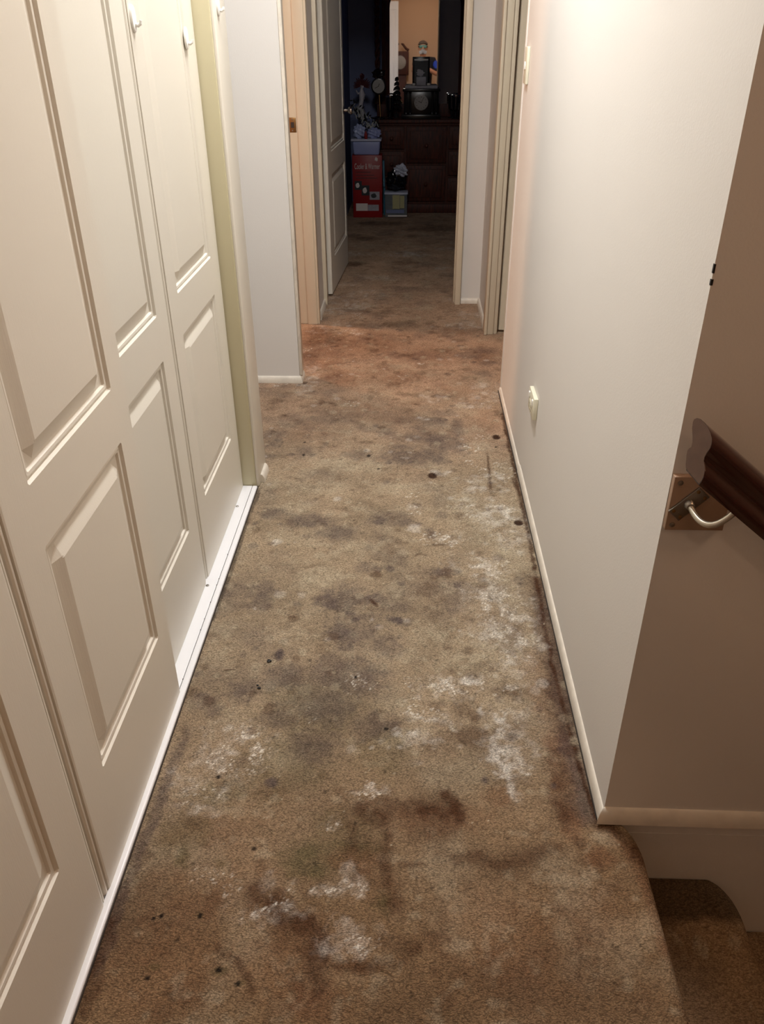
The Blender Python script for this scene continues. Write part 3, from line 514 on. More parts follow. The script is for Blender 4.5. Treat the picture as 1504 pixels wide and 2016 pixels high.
def carpet_material():
    m = bpy.data.materials.new('loop_pile_carpet')
    m.use_nodes = True
    nt = m.node_tree
    b = nt.nodes['Principled BSDF']
    b.inputs['Roughness'].default_value = 0.95
    b.inputs['Specular IOR Level'].default_value = 0.15
    a = nt.nodes.new('ShaderNodeVertexColor')
    a.layer_name = 'stain'
    tc = nt.nodes.new('ShaderNodeTexCoord')
    mp = nt.nodes.new('ShaderNodeMapping')
    mp.inputs['Rotation'].default_value = (0, 0, 0.6)
    mp.inputs['Scale'].default_value = (1, 1.9, 1)
    nt.links.new(tc.outputs['Object'], mp.inputs[0])
    no = nt.nodes.new('ShaderNodeTexNoise')
    no.inputs['Scale'].default_value = 60
    no.inputs['Detail'].default_value = 2
    nt.links.new(tc.outputs['Object'], no.inputs[0])
    mix = nt.nodes.new('ShaderNodeVectorMath')
    mix.operation = 'MULTIPLY_ADD'
    mix.inputs[1].default_value = (0.02, 0.02, 0.02)
    nt.links.new(no.outputs['Color'], mix.inputs[0])
    nt.links.new(mp.outputs[0], mix.inputs[2])
    vo = nt.nodes.new('ShaderNodeTexVoronoi')
    vo.inputs['Scale'].default_value = 205
    nt.links.new(mix.outputs[0], vo.inputs['Vector'])
    n2 = nt.nodes.new('ShaderNodeTexNoise')
    n2.inputs['Scale'].default_value = 420
    n2.inputs['Detail'].default_value = 5
    nt.links.new(tc.outputs['Object'], n2.inputs[0])
    ad = nt.nodes.new('ShaderNodeMath')
    ad.operation = 'MULTIPLY_ADD'
    ad.inputs[1].default_value = -0.9
    nt.links.new(vo.outputs['Distance'], ad.inputs[0])
    nt.links.new(n2.outputs[0], ad.inputs[2])
    bp = nt.nodes.new('ShaderNodeBump')
    bp.inputs['Strength'].default_value = 0.9
    bp.inputs['Distance'].default_value = 0.0022
    nt.links.new(ad.outputs[0], bp.inputs['Height'])
    nt.links.new(bp.outputs[0], b.inputs['Normal'])
    mr = nt.nodes.new('ShaderNodeMapRange')
    mr.inputs[1].default_value = -0.25
    mr.inputs[2].default_value = 0.6
    mr.inputs[3].default_value = 0.5
    mr.inputs[4].default_value = 1.42
    nt.links.new(ad.outputs[0], mr.inputs[0])
    sc = nt.nodes.new('ShaderNodeVectorMath')
    sc.operation = 'SCALE'
    nt.links.new(a.outputs[0], sc.inputs[0])
    nt.links.new(mr.outputs[0], sc.inputs['Scale'])
    nt.links.new(sc.outputs[0], b.inputs['Base Color'])
    return m


M['carpet'] = carpet_material()


def grid(x0, x1, y0, y1, st, hole=True):
    nx = max(2, int(round((x1 - x0) / st)) + 1)
    ny = max(2, int(round((y1 - y0) / st)) + 1)
    X, Y = np.meshgrid(np.linspace(x0, x1, nx), np.linspace(y0, y1, ny))
    Z = (fbm(X.ravel(), Y.ravel(), 14, 3, 71).reshape(X.shape) - 0.5) * 0.004
    for hx, hy in HOLES:
        Z = Z - 0.006 * np.clip(1.3 - np.hypot((X - hx) / 0.013, (Y - hy) / 0.013), 0, 1)
    return X, Y, Z, X, Y


HOLES = [tuple(map(float, it.split(',')[:2])) for k in STAINS if k[0] == 'H' for it in STAINS[k].split(';')]


def nosing_grid(xe, z, y0, y1, st, x_in, drop=0.17, r=0.022):
    """carpet strip from x_in out to a rounded stair edge at xe, down the riser; its far corner is rounded"""
    ys = np.linspace(y0, y1, max(2, int((y1 - y0) / st)))
    flat = np.arange(x_in, xe - r, st)
    S = [(x, 0.0) for x in flat] + [(xe - r + r * math.sin(a), -r + r * math.cos(a)) for a in np.linspace(0, PI / 2 + 0.35, 9)]
    xl = S[-1][0]
    S += [(xl - 0.004, -r - q) for q in np.arange(0.012, drop - r, st * 2)]
    P = np.array(S)
    arc = np.concatenate([[0], np.cumsum(np.hypot(np.diff(P[:, 0]), np.diff(P[:, 1])))]) + x_in
    X = np.tile(P[:, 0], (len(ys), 1))
    Z = np.tile(P[:, 1] + z, (len(ys), 1))
    Y = np.tile(ys[:, None], (1, len(P)))
    cut = 0.048 * (1 - np.sqrt(1 - np.clip((Y - (y1 - 0.085)) / 0.088, 0, 0.99) ** 2))
    w = np.clip((X - x_in) / (xe - x_in), 0, 1)
    X = X - cut * w
    return X, Y, Z, np.tile(arc, (len(ys), 1)), Y


floor = carpet_mesh('floor', [
    grid(-0.72, 0.40, 0.55, 2.2, 0.0033), grid(-0.72, 0.42, 2.2, 4.75, 0.0048), grid(-1.9, -0.72, 2.4, 3.5, 0.02),
    grid(-3.2, -0.72, 3.5, 5.6, 0.03), grid(0.42, 2.0, 3.3, 4.75, 0.03), grid(-0.72, 0.40, -1.6, 0.55, 0.012),
    grid(-0.72, 0.5, 4.75, 6.0, 0.010), grid(-0.72, 0.5, 6.0, 8.1, 0.016), grid(0.5, 2.7, 4.75, 8.1, 0.04),
    nosing_grid(0.466, 0.0, 0.5, YC, 0.0035, 0.40), nosing_grid(0.466, 0.0, -1.6, 0.5, 0.02, 0.40)], M['carpet'])
tag(floor, 'beige loop pile carpet covered in brown, grey and white mould stains', 'floor', kind='structure')

stairs = empty('carpeted_stairs', (0.45, 0.0, -0.2), 'carpeted stairs dropping away to the right of the landing', 'stairs')
for k in range(1, 5):
    xe = 0.466 + 0.228 * k
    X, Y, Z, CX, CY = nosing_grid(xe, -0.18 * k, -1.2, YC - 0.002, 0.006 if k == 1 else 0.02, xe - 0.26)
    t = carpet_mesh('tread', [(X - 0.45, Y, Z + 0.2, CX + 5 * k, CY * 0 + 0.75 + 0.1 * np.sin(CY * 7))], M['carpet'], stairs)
    if k == 1:
        at = t.data.color_attributes['stain']
        n = len(t.data.vertices)
        cc = np.empty(n * 4, np.float32)
        at.data.foreach_get('color', cc)
        cc = cc.reshape(-1, 4)
        yy = Y.ravel()
        xx = X.ravel()
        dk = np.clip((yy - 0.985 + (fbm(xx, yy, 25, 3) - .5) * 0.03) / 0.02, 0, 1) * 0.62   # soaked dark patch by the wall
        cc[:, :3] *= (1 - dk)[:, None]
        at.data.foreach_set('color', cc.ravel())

# ------------------------------------------------------------------ shell
wallbox('wall_right', (XR, YC + 0.1, -0.05), (XR + 0.10, YE, H), M['wall'], 'smooth off-white wall on the right of the hall with a square near corner')
wallbox('wall_stairwell', (XR, YC, -2.0), (2.2, YC + 0.1, H), M['wall'], 'dim brown-looking stairwell wall behind the handrail')
wallbox('wall_stair_side', (2.2, -1.7, -2.0), (2.3, YC + 0.1, H), M['stairwall'], 'far side wall of the stairwell')
wallbox('wall_rear', (-0.75, -1.75, -2.0), (2.3, -1.65, H), M['reddoor'], 'peach wall at the near end of the hall behind the photographer')
wallbox('wall_left', (-0.75, -1.7, -0.02), (-0.54, 0.335, H), M['wall'], 'wall before the wardrobe on the left')
wallbox('wall_wardrobe_back', (-1.25, 0.3, -0.02), (-1.2, 2.6, H), M['wall'], 'back wall of the wardrobe')
wallbox('wall_above_wardrobe', (-0.64, 0.335, 2.06), (-0.535, 2.46, H), M['wall'], 'wall above the sliding wardrobe doors')
wallbox('wall_nook', (-1.9, 3.44, 0.0), (-0.507, 3.54, H), M['wall'], 'short off-white stub wall facing the camera left of the side doorway')
wallbox('wall_nook_side', (-2.0, 2.4, 0), (-1.9, 3.54, H), M['wall'], 'side wall of the nook')
wallbox('wall_nook_back', (-1.9, 2.50, 0), (-0.60, 2.60, H), M['wall'], 'wall between wardrobe and nook')
wallbox('wall_side_room', (-3.3, 3.4, 0), (-3.2, 5.7, H), M['reddoor'], 'far peach wall of the warmly lit side room')
wallbox('wall_side_room_far', (-3.2, 5.6, 0), (-0.70, 5.7, H), M['reddoor'], 'end wall of the warmly lit side room')
wallbox('wall_left_far', (-0.62, 4.335, 0), (-0.514, 4.70, H), M['wall'], 'short grey-lit wall between side doorway and bedroom doorway')
wallbox('wall_bedroom_left', (-0.70, 4.70, 0), (-0.575, 8.1, H), M['blue'], 'blue painted left wall of the dark bedroom')
wallbox('wall_bedroom_far', (-0.70, 8.0, 0), (2.7, 8.1, H), M['blue'], 'blue painted far wall of the dark bedroom behind the dresser')
wallbox('wall_bedroom_right', (2.6, 4.7, 0), (2.7, 8.1, H), M['blue'], 'right wall of the dark bedroom')
wallbox('wall_end', (0.262, 4.705, 0), (2.6, 4.80, H), M['wall'], 'narrow off-white end wall right of the bedroom doorway')
wallbox('wall_above_bedroom_door', (-0.62, 4.70, 2.06), (0.262, 4.80, H), M['wall'], 'wall above the bedroom doorway')
wallbox('wall_right_far', (XR - 0.003, 4.20, 0), (XR + 0.10, 4.705, H), M['wall'], 'short wall between the right hand doorway and the end wall')
wallbox('wall_right_room', (1.9, 3.3, 0), (2.0, 4.7, H), M['wall'], 'far wall of the right hand room')
wallbox('wall_right_room_near', (XR + 0.1, 3.25, 0), (2.0, 3.35, H), M['wall'], 'near wall of the right hand room')
wallbox('wall_above_left_door', (-0.62, 3.54, 2.06), (-0.514, 4.335, H), M['wall'], 'wall above the side doorway')
wallbox('wall_above_right_door', (XR, YE, 2.06), (XR + 0.1, 4.20, H), M['wall'], 'wall above the right hand doorway')
o = MB().box((-3.3, -1.75, H), (2.7, 8.1, H + 0.08)).build('ceiling', M['ceiling']); tag(o, 'flat white hall ceiling', 'ceiling', kind='structure')
o = MB().box((0.44, -1.7, -2.1), (2.3, YC + 0.1, -2.0)).build('floor_lower', M['carpet']); tag(o, 'lower floor at the foot of the stairs', 'floor', kind='structure')

lamp = empty('ceiling_light', (HALL[0], HALL[1], H), 'long white ceiling light over the middle of the hall', 'ceiling light')
MB().box((-0.13, -0.62, -0.03), (0.13, 0.62, 0), 0.008).build('lamp_base', M['plastic'], lamp, True)
MB().box((-0.115, -0.60, -0.055), (0.115, 0.60, -0.028), 0.01).build('lamp_shade', M['diffuser'], lamp, True)

lamp2 = empty('ceiling_light', (STAIRLAMP[0], STAIRLAMP[1], H), 'small warm ceiling light over the stairwell', 'ceiling light')
MB().lathe([(0.10, 0), (0.10, -0.02), (0.09, -0.028)], 28).build('lamp_base', M['plastic'], lamp2, True)
MB().lathe([(0.085, -0.026), (0.08, -0.04), (0.05, -0.05), (0.01, -0.053)], 28).build('lamp_shade', M['diffuser'], lamp2, True)
lamp3 = empty('ceiling_light', (0.10, -0.85, H), 'added round ceiling fixture, out of view, for the warm light behind the camera', 'ceiling light')  # unseen fixture added to go with the warm near-end light
MB().lathe([(0.10, 0), (0.10, -0.012), (0.09, -0.018)], 28).build('lamp_base', M['plastic'], lamp3, True)
MB().lathe([(0.085, -0.016), (0.08, -0.022), (0.01, -0.024)], 28).build('lamp_shade', M['diffuser'], lamp3, True)

# quarter-round beads along the floor
def qr(nrm, r=0.016, hgt=0.030):
    """quarter round profile: nrm is the direction out of the wall (x or y)"""
    P = [(0, 0)] + [(r * math.sin(a) if a < PI / 2 else r, hgt * math.cos(a)) for a in np.linspace(0, PI / 2, 8)]
    pts = []
    for d, z in P:
        pts.append((nrm[0] * d, nrm[1] * d, z))
    return pts


def bead(name, a, b, nrm, label, m='bead', r=0.014, hgt=0.030, mit=(0, 0)):
    d = (Vector(b) - Vector(a)).normalized()
    o = MB().sweep(qr(nrm, r, hgt), a, b,
                   (lambda p: d * (mit[0] * (abs(p[0]) + abs(p[1])))), (lambda p: d * (mit[1] * (abs(p[0]) + abs(p[1]))))
                   ).build(name, M[m], None, True, 50)
    return tag(o, label, 'skirting', kind='structure')


bead('baseboard_right', (XR, YC, 0.002), (XR, 2.585, 0.002), (-1, 0), 'white bead skirting at the foot of the right wall, near length', mit=(-1, 0), r=0.010)
bead('baseboard_right_far', (XR, 2.587, 0.000), (XR, YE, 0.000), (-1, 0), 'scuffed pinkish bead skirting at the foot of the right wall, far length', r=0.009, hgt=0.024)
bead('baseboard_stairwell', (XR, YC, 0.004), (2.2, YC, -0.012), (0, -1), 'off-white bead running level along the stairwell wall', m='bead', mit=(-1, 0), hgt=0.036, r=0.014)
bead('baseboard_nook', (-1.9, 3.44, 0), (-0.507, 3.44, 0), (0, -1), 'white bead skirting under the stub wall', mit=(0, 1))
bead('baseboard_nook_end', (-0.507, 3.44, 0), (-0.507, 3.53, 0), (1, 0), 'end piece of bead skirting around the stub wall corner', mit=(-1, 0))
bead('baseboard_left_far', (-0.514, 4.36, 0), (-0.514, 4.655, 0), (1, 0), 'white bead skirting before the bedroom door', hgt=0.034)
bead('baseboard_end', (0.285, 4.705, 0), (XR, 4.705, 0), (0, -1), 'white bead skirting of the narrow end wall')
bead('baseboard_right_end', (XR - 0.003, 4.20, 0), (XR - 0.003, 4.70, 0), (-1, 0), 'white bead skirting beyond the right hand door', hgt=0.034)
bead('baseboard_post', (-0.527, 2.49, 0), (-0.527, 2.58, 0), (1, 0), 'short stub of white bead skirting beside the wardrobe post', r=0.014, hgt=0.03)
o = MB().box((XR - 0.0115, YC, 0.0), (XR, YE, 0.006)).build('trim_9', M['dark_gap']); tag(o, 'dark gap line under the right skirting', 'trim', kind='structure')  # thin dark strip along the foot of the right skirting
o = MB().box((XR, YC - 0.001, -0.0375), (2.2, YC + 0.001, -0.0355)).build('trim_10', M['wall']); tag(o, 'faint joint in the stairwell wall below the bead', 'trim', kind='structure')
# paint chip on the corner
o = tag(MB().box((XR - 0.001, YC - 0.0012, 1.078), (XR + 0.0022, YC + 0.003, 1.086)).box((XR - 0.001, YC - 0.0012, 1.094), (XR + 0.0015, YC + 0.003, 1.106)).build('paint_chip', M['crumb'], bpy.data.objects['wall_right']), 'black chip in the corner paint')

# wardrobe post, jambs and architraves
def trim(n, boxes, m, label, bev=0.003):
    mb = MB()
    for a, b in boxes: mb.box(a, b, bev)
    o = mb.build('trim_%d' % n, M[m], None, True)
    return tag(o, label, 'trim', kind='structure')


post = trim(1, [((-0.64, 2.452, 0), (-0.537, 2.60, H))], 'olive', 'yellowed cream post at the far end of the wardrobe')
MB().box((-0.540, 2.456, 0), (-0.527, 2.602, H), 0.005, 3).build('post_facing', M['door'], post, True)
trim(2, [((-0.507, 3.447, 0.031), (-0.497, 3.525, H)), ((-0.507, 3.45, 0.031), (-0.4935, 3.468, H))], 'bead', 'white corner trim on the edge of the stub wall')
tj = trim(3, [((-0.62, 4.300, 0), (-0.567, 4.335, 2.06)), ((-0.567, 4.288, 0), (-0.514, 4.335, 2.06)), ((-0.516, 4.295, 0), (-0.502, 4.340, 2.06)), ((-0.62, 3.54, 2.03), (-0.514, 4.335, 2.06))], 'cream', 'cream door lining of the warmly lit side doorway')
sp = MB().box((-0.612, 4.2965, 0.955), (-0.574, 4.300, 1.02), 0.002).build('strike_plate', M['brass'], tj, True); tag(sp, 'brassy latch strike plate')
for z in (0.962, 1.012): MB().lathe([(0.004, 0), (0.004, -0.001), (0.002, -0.0015)], 12, (-0.593, 4.2965, z), 'Y').build('screw', M['steel'], sp, True)
MB().box((-0.600, 4.2955, 0.975), (-0.584, 4.2965, 1.0), 0.0004).build('latch_hole', M['dark_gap'], sp)
trim(4, [((-0.528, 4.655, 0), (-0.494, 4.70, 2.1)), ((-0.60, 4.70, 0), (-0.503, 4.815, 2.06)), ((-0.528, 4.66, 2.03), (0.28, 4.70, 2.1))], 'cream', 'cream frame on the hinge side of the bedroom doorway')
trim(5, [((0.250, 4.668, 0), (0.281, 4.705, 2.1)), ((0.247, 4.69, 0), (0.264, 4.83, 2.06)), ((0.2415, 4.72, 0), (0.25, 4.76, 2.06))], 'cream', 'cream frame on the latch side of the bedroom doorway')
trim(6, [((XR - 0.017, 4.122, 0), (XR - 0.002, 4.21, 2.1)), ((XR - 0.004, 4.135, 0), (XR + 0.032, 4.20, 2.06)), ((XR + 0.032, 4.145, 0), (XR + 0.052, 4.20, 2.06)), ((XR - 0.004, YE, 2.03), (XR + 0.1, 4.2, 2.06))], 'cream', 'cream door lining of the right hand doorway')
trim(7, [((XR - 0.004, YE - 0.012, 0.0), (XR + 0.104, YE + 0.012, 2.06))], 'wall', 'white end trim of the right wall', 0.006)
trim(8, [((-0.62, 3.53, 0), (-0.508, 3.545, 2.06))], 'cream', 'hidden side lining of the stub wall')

# ------------------------------------------------------------------ moulded doors
PROF = [(0.0, 0.0), (0.004, -0.0062), (0.009, -0.0040), (0.014, -0.0048), (0.017, -0.0095), (0.022, -0.0095), (0.046, -0.0012), (0.050, 0.0)]
EDGE = [(0.0, -0.010), (0.0015, -0.005), (0.004, -0.0015), (0.007, 0.0)]
SEAM = [(0.0, -0.012), (0.002, -0.006), (0.005, -0.003), (0.009, -0.0025), (0.0105, -0.0075), (0.0125, -0.0075), (0.014, -0.001), (0.018, 0.0)]


def interp(P, d):
    if d <= 0: return P[0][1]
    for (a, x), (b, y) in zip(P[:-1], P[1:]):
        if d <= b: return x + (y - x) * (d - a) / (b - a)
    return P[-1][1]


def moulded_leaf(name, m, w, z0, z1, panels, thick, parent, e0=EDGE, e1=EDGE, both=False, loc=(0, 0, 0), rz=0.0):
    """leaf in local coordinates: width along +Y, face at x=0 looking +X"""
    us = {0.0, w}
    zs = {z0, z1, z0 + 0.002, z1 - 0.002}
    for d, _ in e0: us.add(d)
    for d, _ in e1: us.add(w - d)
    for a, b, c, e in panels:
        for d, _ in PROF:
            us |= {a + d, b - d}
            zs |= {c + d, e - d}
    us = sorted(us)
    zs = sorted(zs)
    us = [u for i, u in enumerate(us) if i == 0 or u - us[i - 1] > 1e-5]
    zs = [u for i, u in enumerate(zs) if i == 0 or u - zs[i - 1] > 1e-5]

    def hgt(u, z):
        h = min(interp(e0, u), interp(e1, w - u))
        for a, b, c, e in panels:
            if a <= u <= b and c <= z <= e:
                h = min(h, interp(PROF, min(u - a, b - u, z - c, e - z)))
        return h
    bm = bmesh.new()

    def face(x0, sg):
        V = [[bm.verts.new((x0 + sg * hgt(u, z), u, z)) for z in zs] for u in us]
        for i in range(len(us) - 1):
            for j in range(len(zs) - 1):
                q = [V[i][j], V[i + 1][j], V[i + 1][j + 1], V[i][j + 1]]
                h = [abs(v.co.x - x0) for v in q]
                if abs(h[0] - h[2]) < 1e-6 and abs(h[1] - h[3]) > 1e-6:
                    bm.faces.new((q[0], q[1], q[2])); bm.faces.new((q[0], q[2], q[3]))
                elif abs(h[1] - h[3]) < 1e-6 and abs(h[0] - h[2]) > 1e-6:
                    bm.faces.new((q[1], q[2], q[3])); bm.faces.new((q[1], q[3], q[0]))
                else:
                    bm.faces.new(q)
        return V
    F = face(0, 1)
    if both:
        B = face(-thick, -1)
    else:
        B = [[bm.verts.new((-thick, u, z)) for z in zs] for u in us]
        bm.faces.new((B[0][0], B[-1][0], B[-1][-1], B[0][-1]))
    n, k = len(us), len(zs)
    for i in range(n - 1):
        bm.faces.new((F[i][0], F[i + 1][0], B[i + 1][0], B[i][0]))
        bm.faces.new((F[i][-1], F[i + 1][-1], B[i + 1][-1], B[i][-1]))
    for j in range(k - 1):
        bm.faces.new((F[0][j], F[0][j + 1], B[0][j + 1], B[0][j]))
        bm.faces.new((F[-1][j], F[-1][j + 1], B[-1][j + 1], B[-1][j]))
    mb = MB()
    mb.bm.free()
    mb.bm = bm
    o = mb.build(name, m, parent, False)
    o.location = loc
    o.rotation_euler = (0, 0, rz)
    return o


def hook(parent, loc, name='hook'):
    """white stick-on hook: round back plate with a small upturned nub"""
    o = MB().lathe([(0.0145, 0.0), (0.0150, 0.002), (0.0140, 0.0050), (0.008, 0.0062), (0.001, 0.0065)], 28, (0, 0, 0), 'X', sx=1.0, sy=1.7).build(
        name, M['plastic'], parent, True)
    o.location = loc
    MB().tube([(0.003, 0, -0.010), (0.011, 0, -0.012), (0.016, 0, -0.009), (0.0175, 0, -0.003)], [0.0042, 0.004, 0.0036, 0.0028], 10).build('hook_nub', M['plastic'], o, True)
    return o


ZP = [(0.235, 0.710), (0.815, 1.93)]
wd = empty('wardrobe_door', (-0.545, 0.345, 0.008), 'cream moulded sliding wardrobe door nearest the camera, overlapping its neighbour', 'wardrobe door', 'sliding wardrobe doors')
moulded_leaf('door_leaf', M['door'], 0.538, 0, 2.04, [(0.072, 0.436, a - 0.008, b - 0.008) for a, b in ZP], 0.030, wd, EDGE, SEAM)
moulded_leaf('door_leaf', M['door'], 0.538, 0, 2.04, [(0.100, 0.463, a - 0.008, b - 0.008) for a, b in ZP], 0.030, wd, SEAM, EDGE, loc=(0, 0.542, 0))
wd2 = empty('wardrobe_door', (-0.583, 1.340, 0.008), 'cream moulded sliding wardrobe door farther from the camera, carrying two white hooks', 'wardrobe door', 'sliding wardrobe doors')
moulded_leaf('door_leaf', M['door'], 0.540, 0, 2.04, [(0.085, 0.445, a - 0.008, b - 0.008) for a, b in ZP], 0.030, wd2, EDGE, SEAM)
moulded_leaf('door_leaf', M['door'], 0.566, 0, 2.04, [(0.090, 0.463, a - 0.008, b - 0.008) for a, b in ZP], 0.030, wd2, SEAM, EDGE, loc=(0, 0.544, 0))
hook(wd2, (0.0, 0.578, 1.390))
hook(wd2, (0.0, 1.005, 1.353))
hk = hook(None, (-0.527, 2.50, 1.435), 'wall_hook')
tag(hk, 'white round hook stuck on the yellowed post beside the wardrobe', 'hook')

track = empty('sliding_door_track', (-0.56, 1.4, 0.0), 'white timber floor track under the sliding wardrobe doors', 'door track')
MB().box((-0.065, -1.05, 0), (0.0085, 1.05, 0.007), 0.0008).build('track_board', M['track'], track, True)
MB().box((0.0105, -1.05, 0), (0.0275, 1.045, 0.011), 0.004, 3).build('track_lip', M['track'], track, True)
MB().box((0.0075, -1.05, 0), (0.0115, 1.05, 0.004)).build('track_groove', M['dark_gap'], track)
for y in (0.455, 0.905):
    s = MB().lathe([(0.0048, 0.007), (0.0048, 0.0085), (0.003, 0.0098)], 14, (-0.017, y, 0)).build('track_screw', M['steel'], track, True)
for k in range(11):
    y = random.uniform(-0.1, 1.0)
    MB().blob((0.0095, y, 0.0075), (0.0012, 0.003, 0.001), sub=1, seed=k).build('grime_speck', M['crumb'], track)
o = MB().box((-0.5328, 0.35, 0.0), (-0.5305, 2.452, 0.0045)).build('trim_11', M['dark_gap']); tag(o, 'dark line between the wardrobe track and the carpet', 'trim', kind='structure')  # thin dark strip along the track edge

# bedroom door, open into the bedroom
bd = empty('door_1', (-0.481, 4.838, 0.012), 'white moulded bedroom door standing open into the dark bedroom', 'door')
bd['kind'] = 'structure'
bd.rotation_euler = (0, 0, -math.atan(0.051))
moulded_leaf('door_leaf', M['door'], 0.785, 0, 2.02, [(0.150, 0.722, 0.19, 0.655), (0.150, 0.722, 0.775, 1.90)], 0.030, bd, both=True)
kn = MB().lathe([(0.026, 0.0), (0.026, 0.004), (0.010, 0.008), (0.009, 0.026), (0.020, 0.034), (0.024, 0.044), (0.020, 0.054), (0.008, 0.058)], 24, (0, 0, 0), 'X').build('door_knob', M['chrome'], bd, True)
kn.location = (0.0, 0.735, 0.945)
kn2 = MB().lathe([(0.026, 0.0), (0.026, -0.004), (0.010, -0.008), (0.009, -0.026), (0.020, -0.034), (0.024, -0.044), (0.020, -0.054), (0.008, -0.058)], 24, (0, 0, 0), 'X').build('door_knob', M['chrome'], bd, True)
kn2.location = (-0.030, 0.735, 0.945)
MB().box((-0.026, 0.784, 0.90), (-0.004, 0.7865, 0.99), 0.001).build('latch_plate', M['steel'], bd, True)
# door of the right-hand room, standing open inside
rd = empty('door_2', (XR + 0.062, 4.175, 0.012), 'cream door of the right hand room, only its hinge edge showing past the lining', 'door')
rd['kind'] = 'structure'
rd.rotation_euler = (0, 0, -PI / 2)
moulded_leaf('door_leaf', M['cream'], 0.70, 0, 2.02, [(0.12, 0.58, 0.19, 0.655), (0.12, 0.58, 0.775, 1.90)], 0.033, rd)
# white cupboard door standing ajar behind the camera (seen only in the bedroom mirror)
cd = empty('cupboard_door', (-0.535, -0.62, 0.012), 'white cupboard door standing ajar behind the photographer, seen in the mirror', 'cupboard door')
cd.rotation_euler = (0, 0, PI + PI / 2 - 0.15)
moulded_leaf('door_leaf', M['track'], 0.19, 0, 2.3, [(0.04, 0.15, 0.19, 0.655), (0.04, 0.15, 0.775, 2.18)], 0.03, cd, both=True)

# ------------------------------------------------------------------ switch and power point
sw = empty('light_switch', (XR, 3.25, 1.268), 'cream light switch plate near the far end of the right wall', 'light switch')
MB().box((-0.010, -0.036, -0.058), (0, 0.036, 0.058), 0.003).build('plate', M['plasticcream'], sw, True)
MB().box((-0.0145, -0.007, -0.012), (-0.009, 0.007, 0.012), 0.002).build('rocker', M['plastic'], sw, True)
op = empty('power_point', (XR, 2.395, 0.352), 'cream double power point low on the right wall', 'power outlet')
MB().box((-0.014, -0.058, -0.036), (0, 0.058, 0.036), 0.003).build('plate', M['plasticcream'], op, True)
for y in (-0.036, 0.036):
    MB().box((-0.018, y - 0.007, 0.006), (-0.013, y + 0.007, 0.026), 0.002).build('rocker', M['plastic'], op, True)
    sc = MB().lathe([(0.017, -0.0135), (0.017, -0.0148), (0.015, -0.0152)], 20, (0, y * 0.55, -0.010), 'X').build('socket', M['plasticcream'], op, True)
    mb = MB()
    for dy, dz, rr in ((-0.006, 0.003, 0.5), (0.006, 0.003, -0.5), (0, -0.008, 0)):
        mb.box((-0.0156, y * 0.55 + dy - 0.001, -0.010 + dz - 0.004), (-0.0150, y * 0.55 + dy + 0.001, -0.010 + dz + 0.004))
    mb.build('socket_slots', M['dark_gap'], sc)

# ------------------------------------------------------------------ handrail and bracket
ang = math.radians(39)
hr = empty('handrail', (0.402, 1.02, 0.898), 'dark cherry varnished handrail sloping down to the right along the stairwell wall', 'handrail')
half = [(0.000, 0.012), (0.008, 0.0108), (0.014, 0.0075), (0.0185, 0.002), (0.0195, -0.004), (0.0185, -0.012), (0.0150, -0.022), (0.0128, -0.030), (0.0130, -0.037),
        (0.0160, -0.042), (0.0185, -0.048), (0.0185, -0.056), (0.0165, -0.066), (0.0135, -0.074)]
prof = [(a, z) for a, z in half] + [(-a, z) for a, z in half[::-1] if a > 0]
P3 = [(0.0, y, z) for y, z in prof]
d = Vector((math.cos(ang), 0, -math.sin(ang)))
mb = MB()
sk = lambda p: Vector(d) * (-(p[1]) * 0.55)
mb.sweep(P3, (0, 0, 0), tuple(d * 1.9), sk)
rl = mb.build('rail', M['rail'], hr, True, 40)
mb = MB()
mb.bm.faces.new([mb.bm.verts.new(Vector(p) * 0.97 + d * (-(p[1]) * 0.55 - 0.0006)) for p in P3])
mb.bm.faces.new([mb.bm.verts.new(Vector(p) * 0.97 + d * (-(p[1]) * 0.55 + 0.0015)) for p in P3])
bmesh.ops.bridge_loops(mb.bm, edges=mb.bm.edges[:])
tag(mb.build('rail_end', M['railend'], hr), 'dull brown cut end of the rail')
bk = empty('handrail_bracket', (0.427, YC, 0.749), 'steel handrail bracket with square brown backing plate on the stairwell wall', 'bracket')
bp_ = MB().box((-0.028, -0.012, -0.049), (0.062, 0.0, 0.045), 0.001).build('backing_plate', M['plate'], bk, True)
for x, z in ((-0.018, 0.035), (-0.018, -0.039), (0.050, -0.039)):
    MB().lathe([(0.0042, -0.012), (0.0042, -0.0128), (0.0025, -0.0135)], 12, (x, 0, z), 'Y').build('screw', M['steel'], bp_, True)
ra = Matrix.Rotation(-math.radians(47), 4, 'Y')
fx = MB().box((-0.029, -0.0165, -0.0125), (0.029, -0.012, 0.0125), 0.001, 2, ra).build('mounting_plate', M['steel'], bk, True)
for s in (-1, 1):
    for t in (-1, 1):
        p = ra @ Vector((s * 0.023, 0, t * 0.0078))
        MB().lathe([(0.0028, -0.0165), (0.0028, -0.0172), (0.0015, -0.0178)], 12, (p.x, 0, p.z), 'Y').build('screw', M['brass'], fx, True)
MB().lathe([(0.0085, -0.0165), (0.008, -0.022), (0.0055, -0.025)], 16, (0, 0, 0), 'Y').build('socket_boss', M['steel'], bk, True)
pts = []
for t in np.linspace(0, 1, 14):
    a = Vector((0, -0.018, 0.0)); b = Vector((0.004, -0.062, -0.014)); c = Vector((0.020, -0.075, -0.012)); e = Vector((0.046, -0.070, 0.019))
    pts.append(a * (1 - t) ** 3 + b * 3 * t * (1 - t) ** 2 + c * 3 * t * t * (1 - t) + e * t ** 3)
MB().tube(pts, 0.0048, 14).build('support_rod', M['rod'], bk, True, 60)

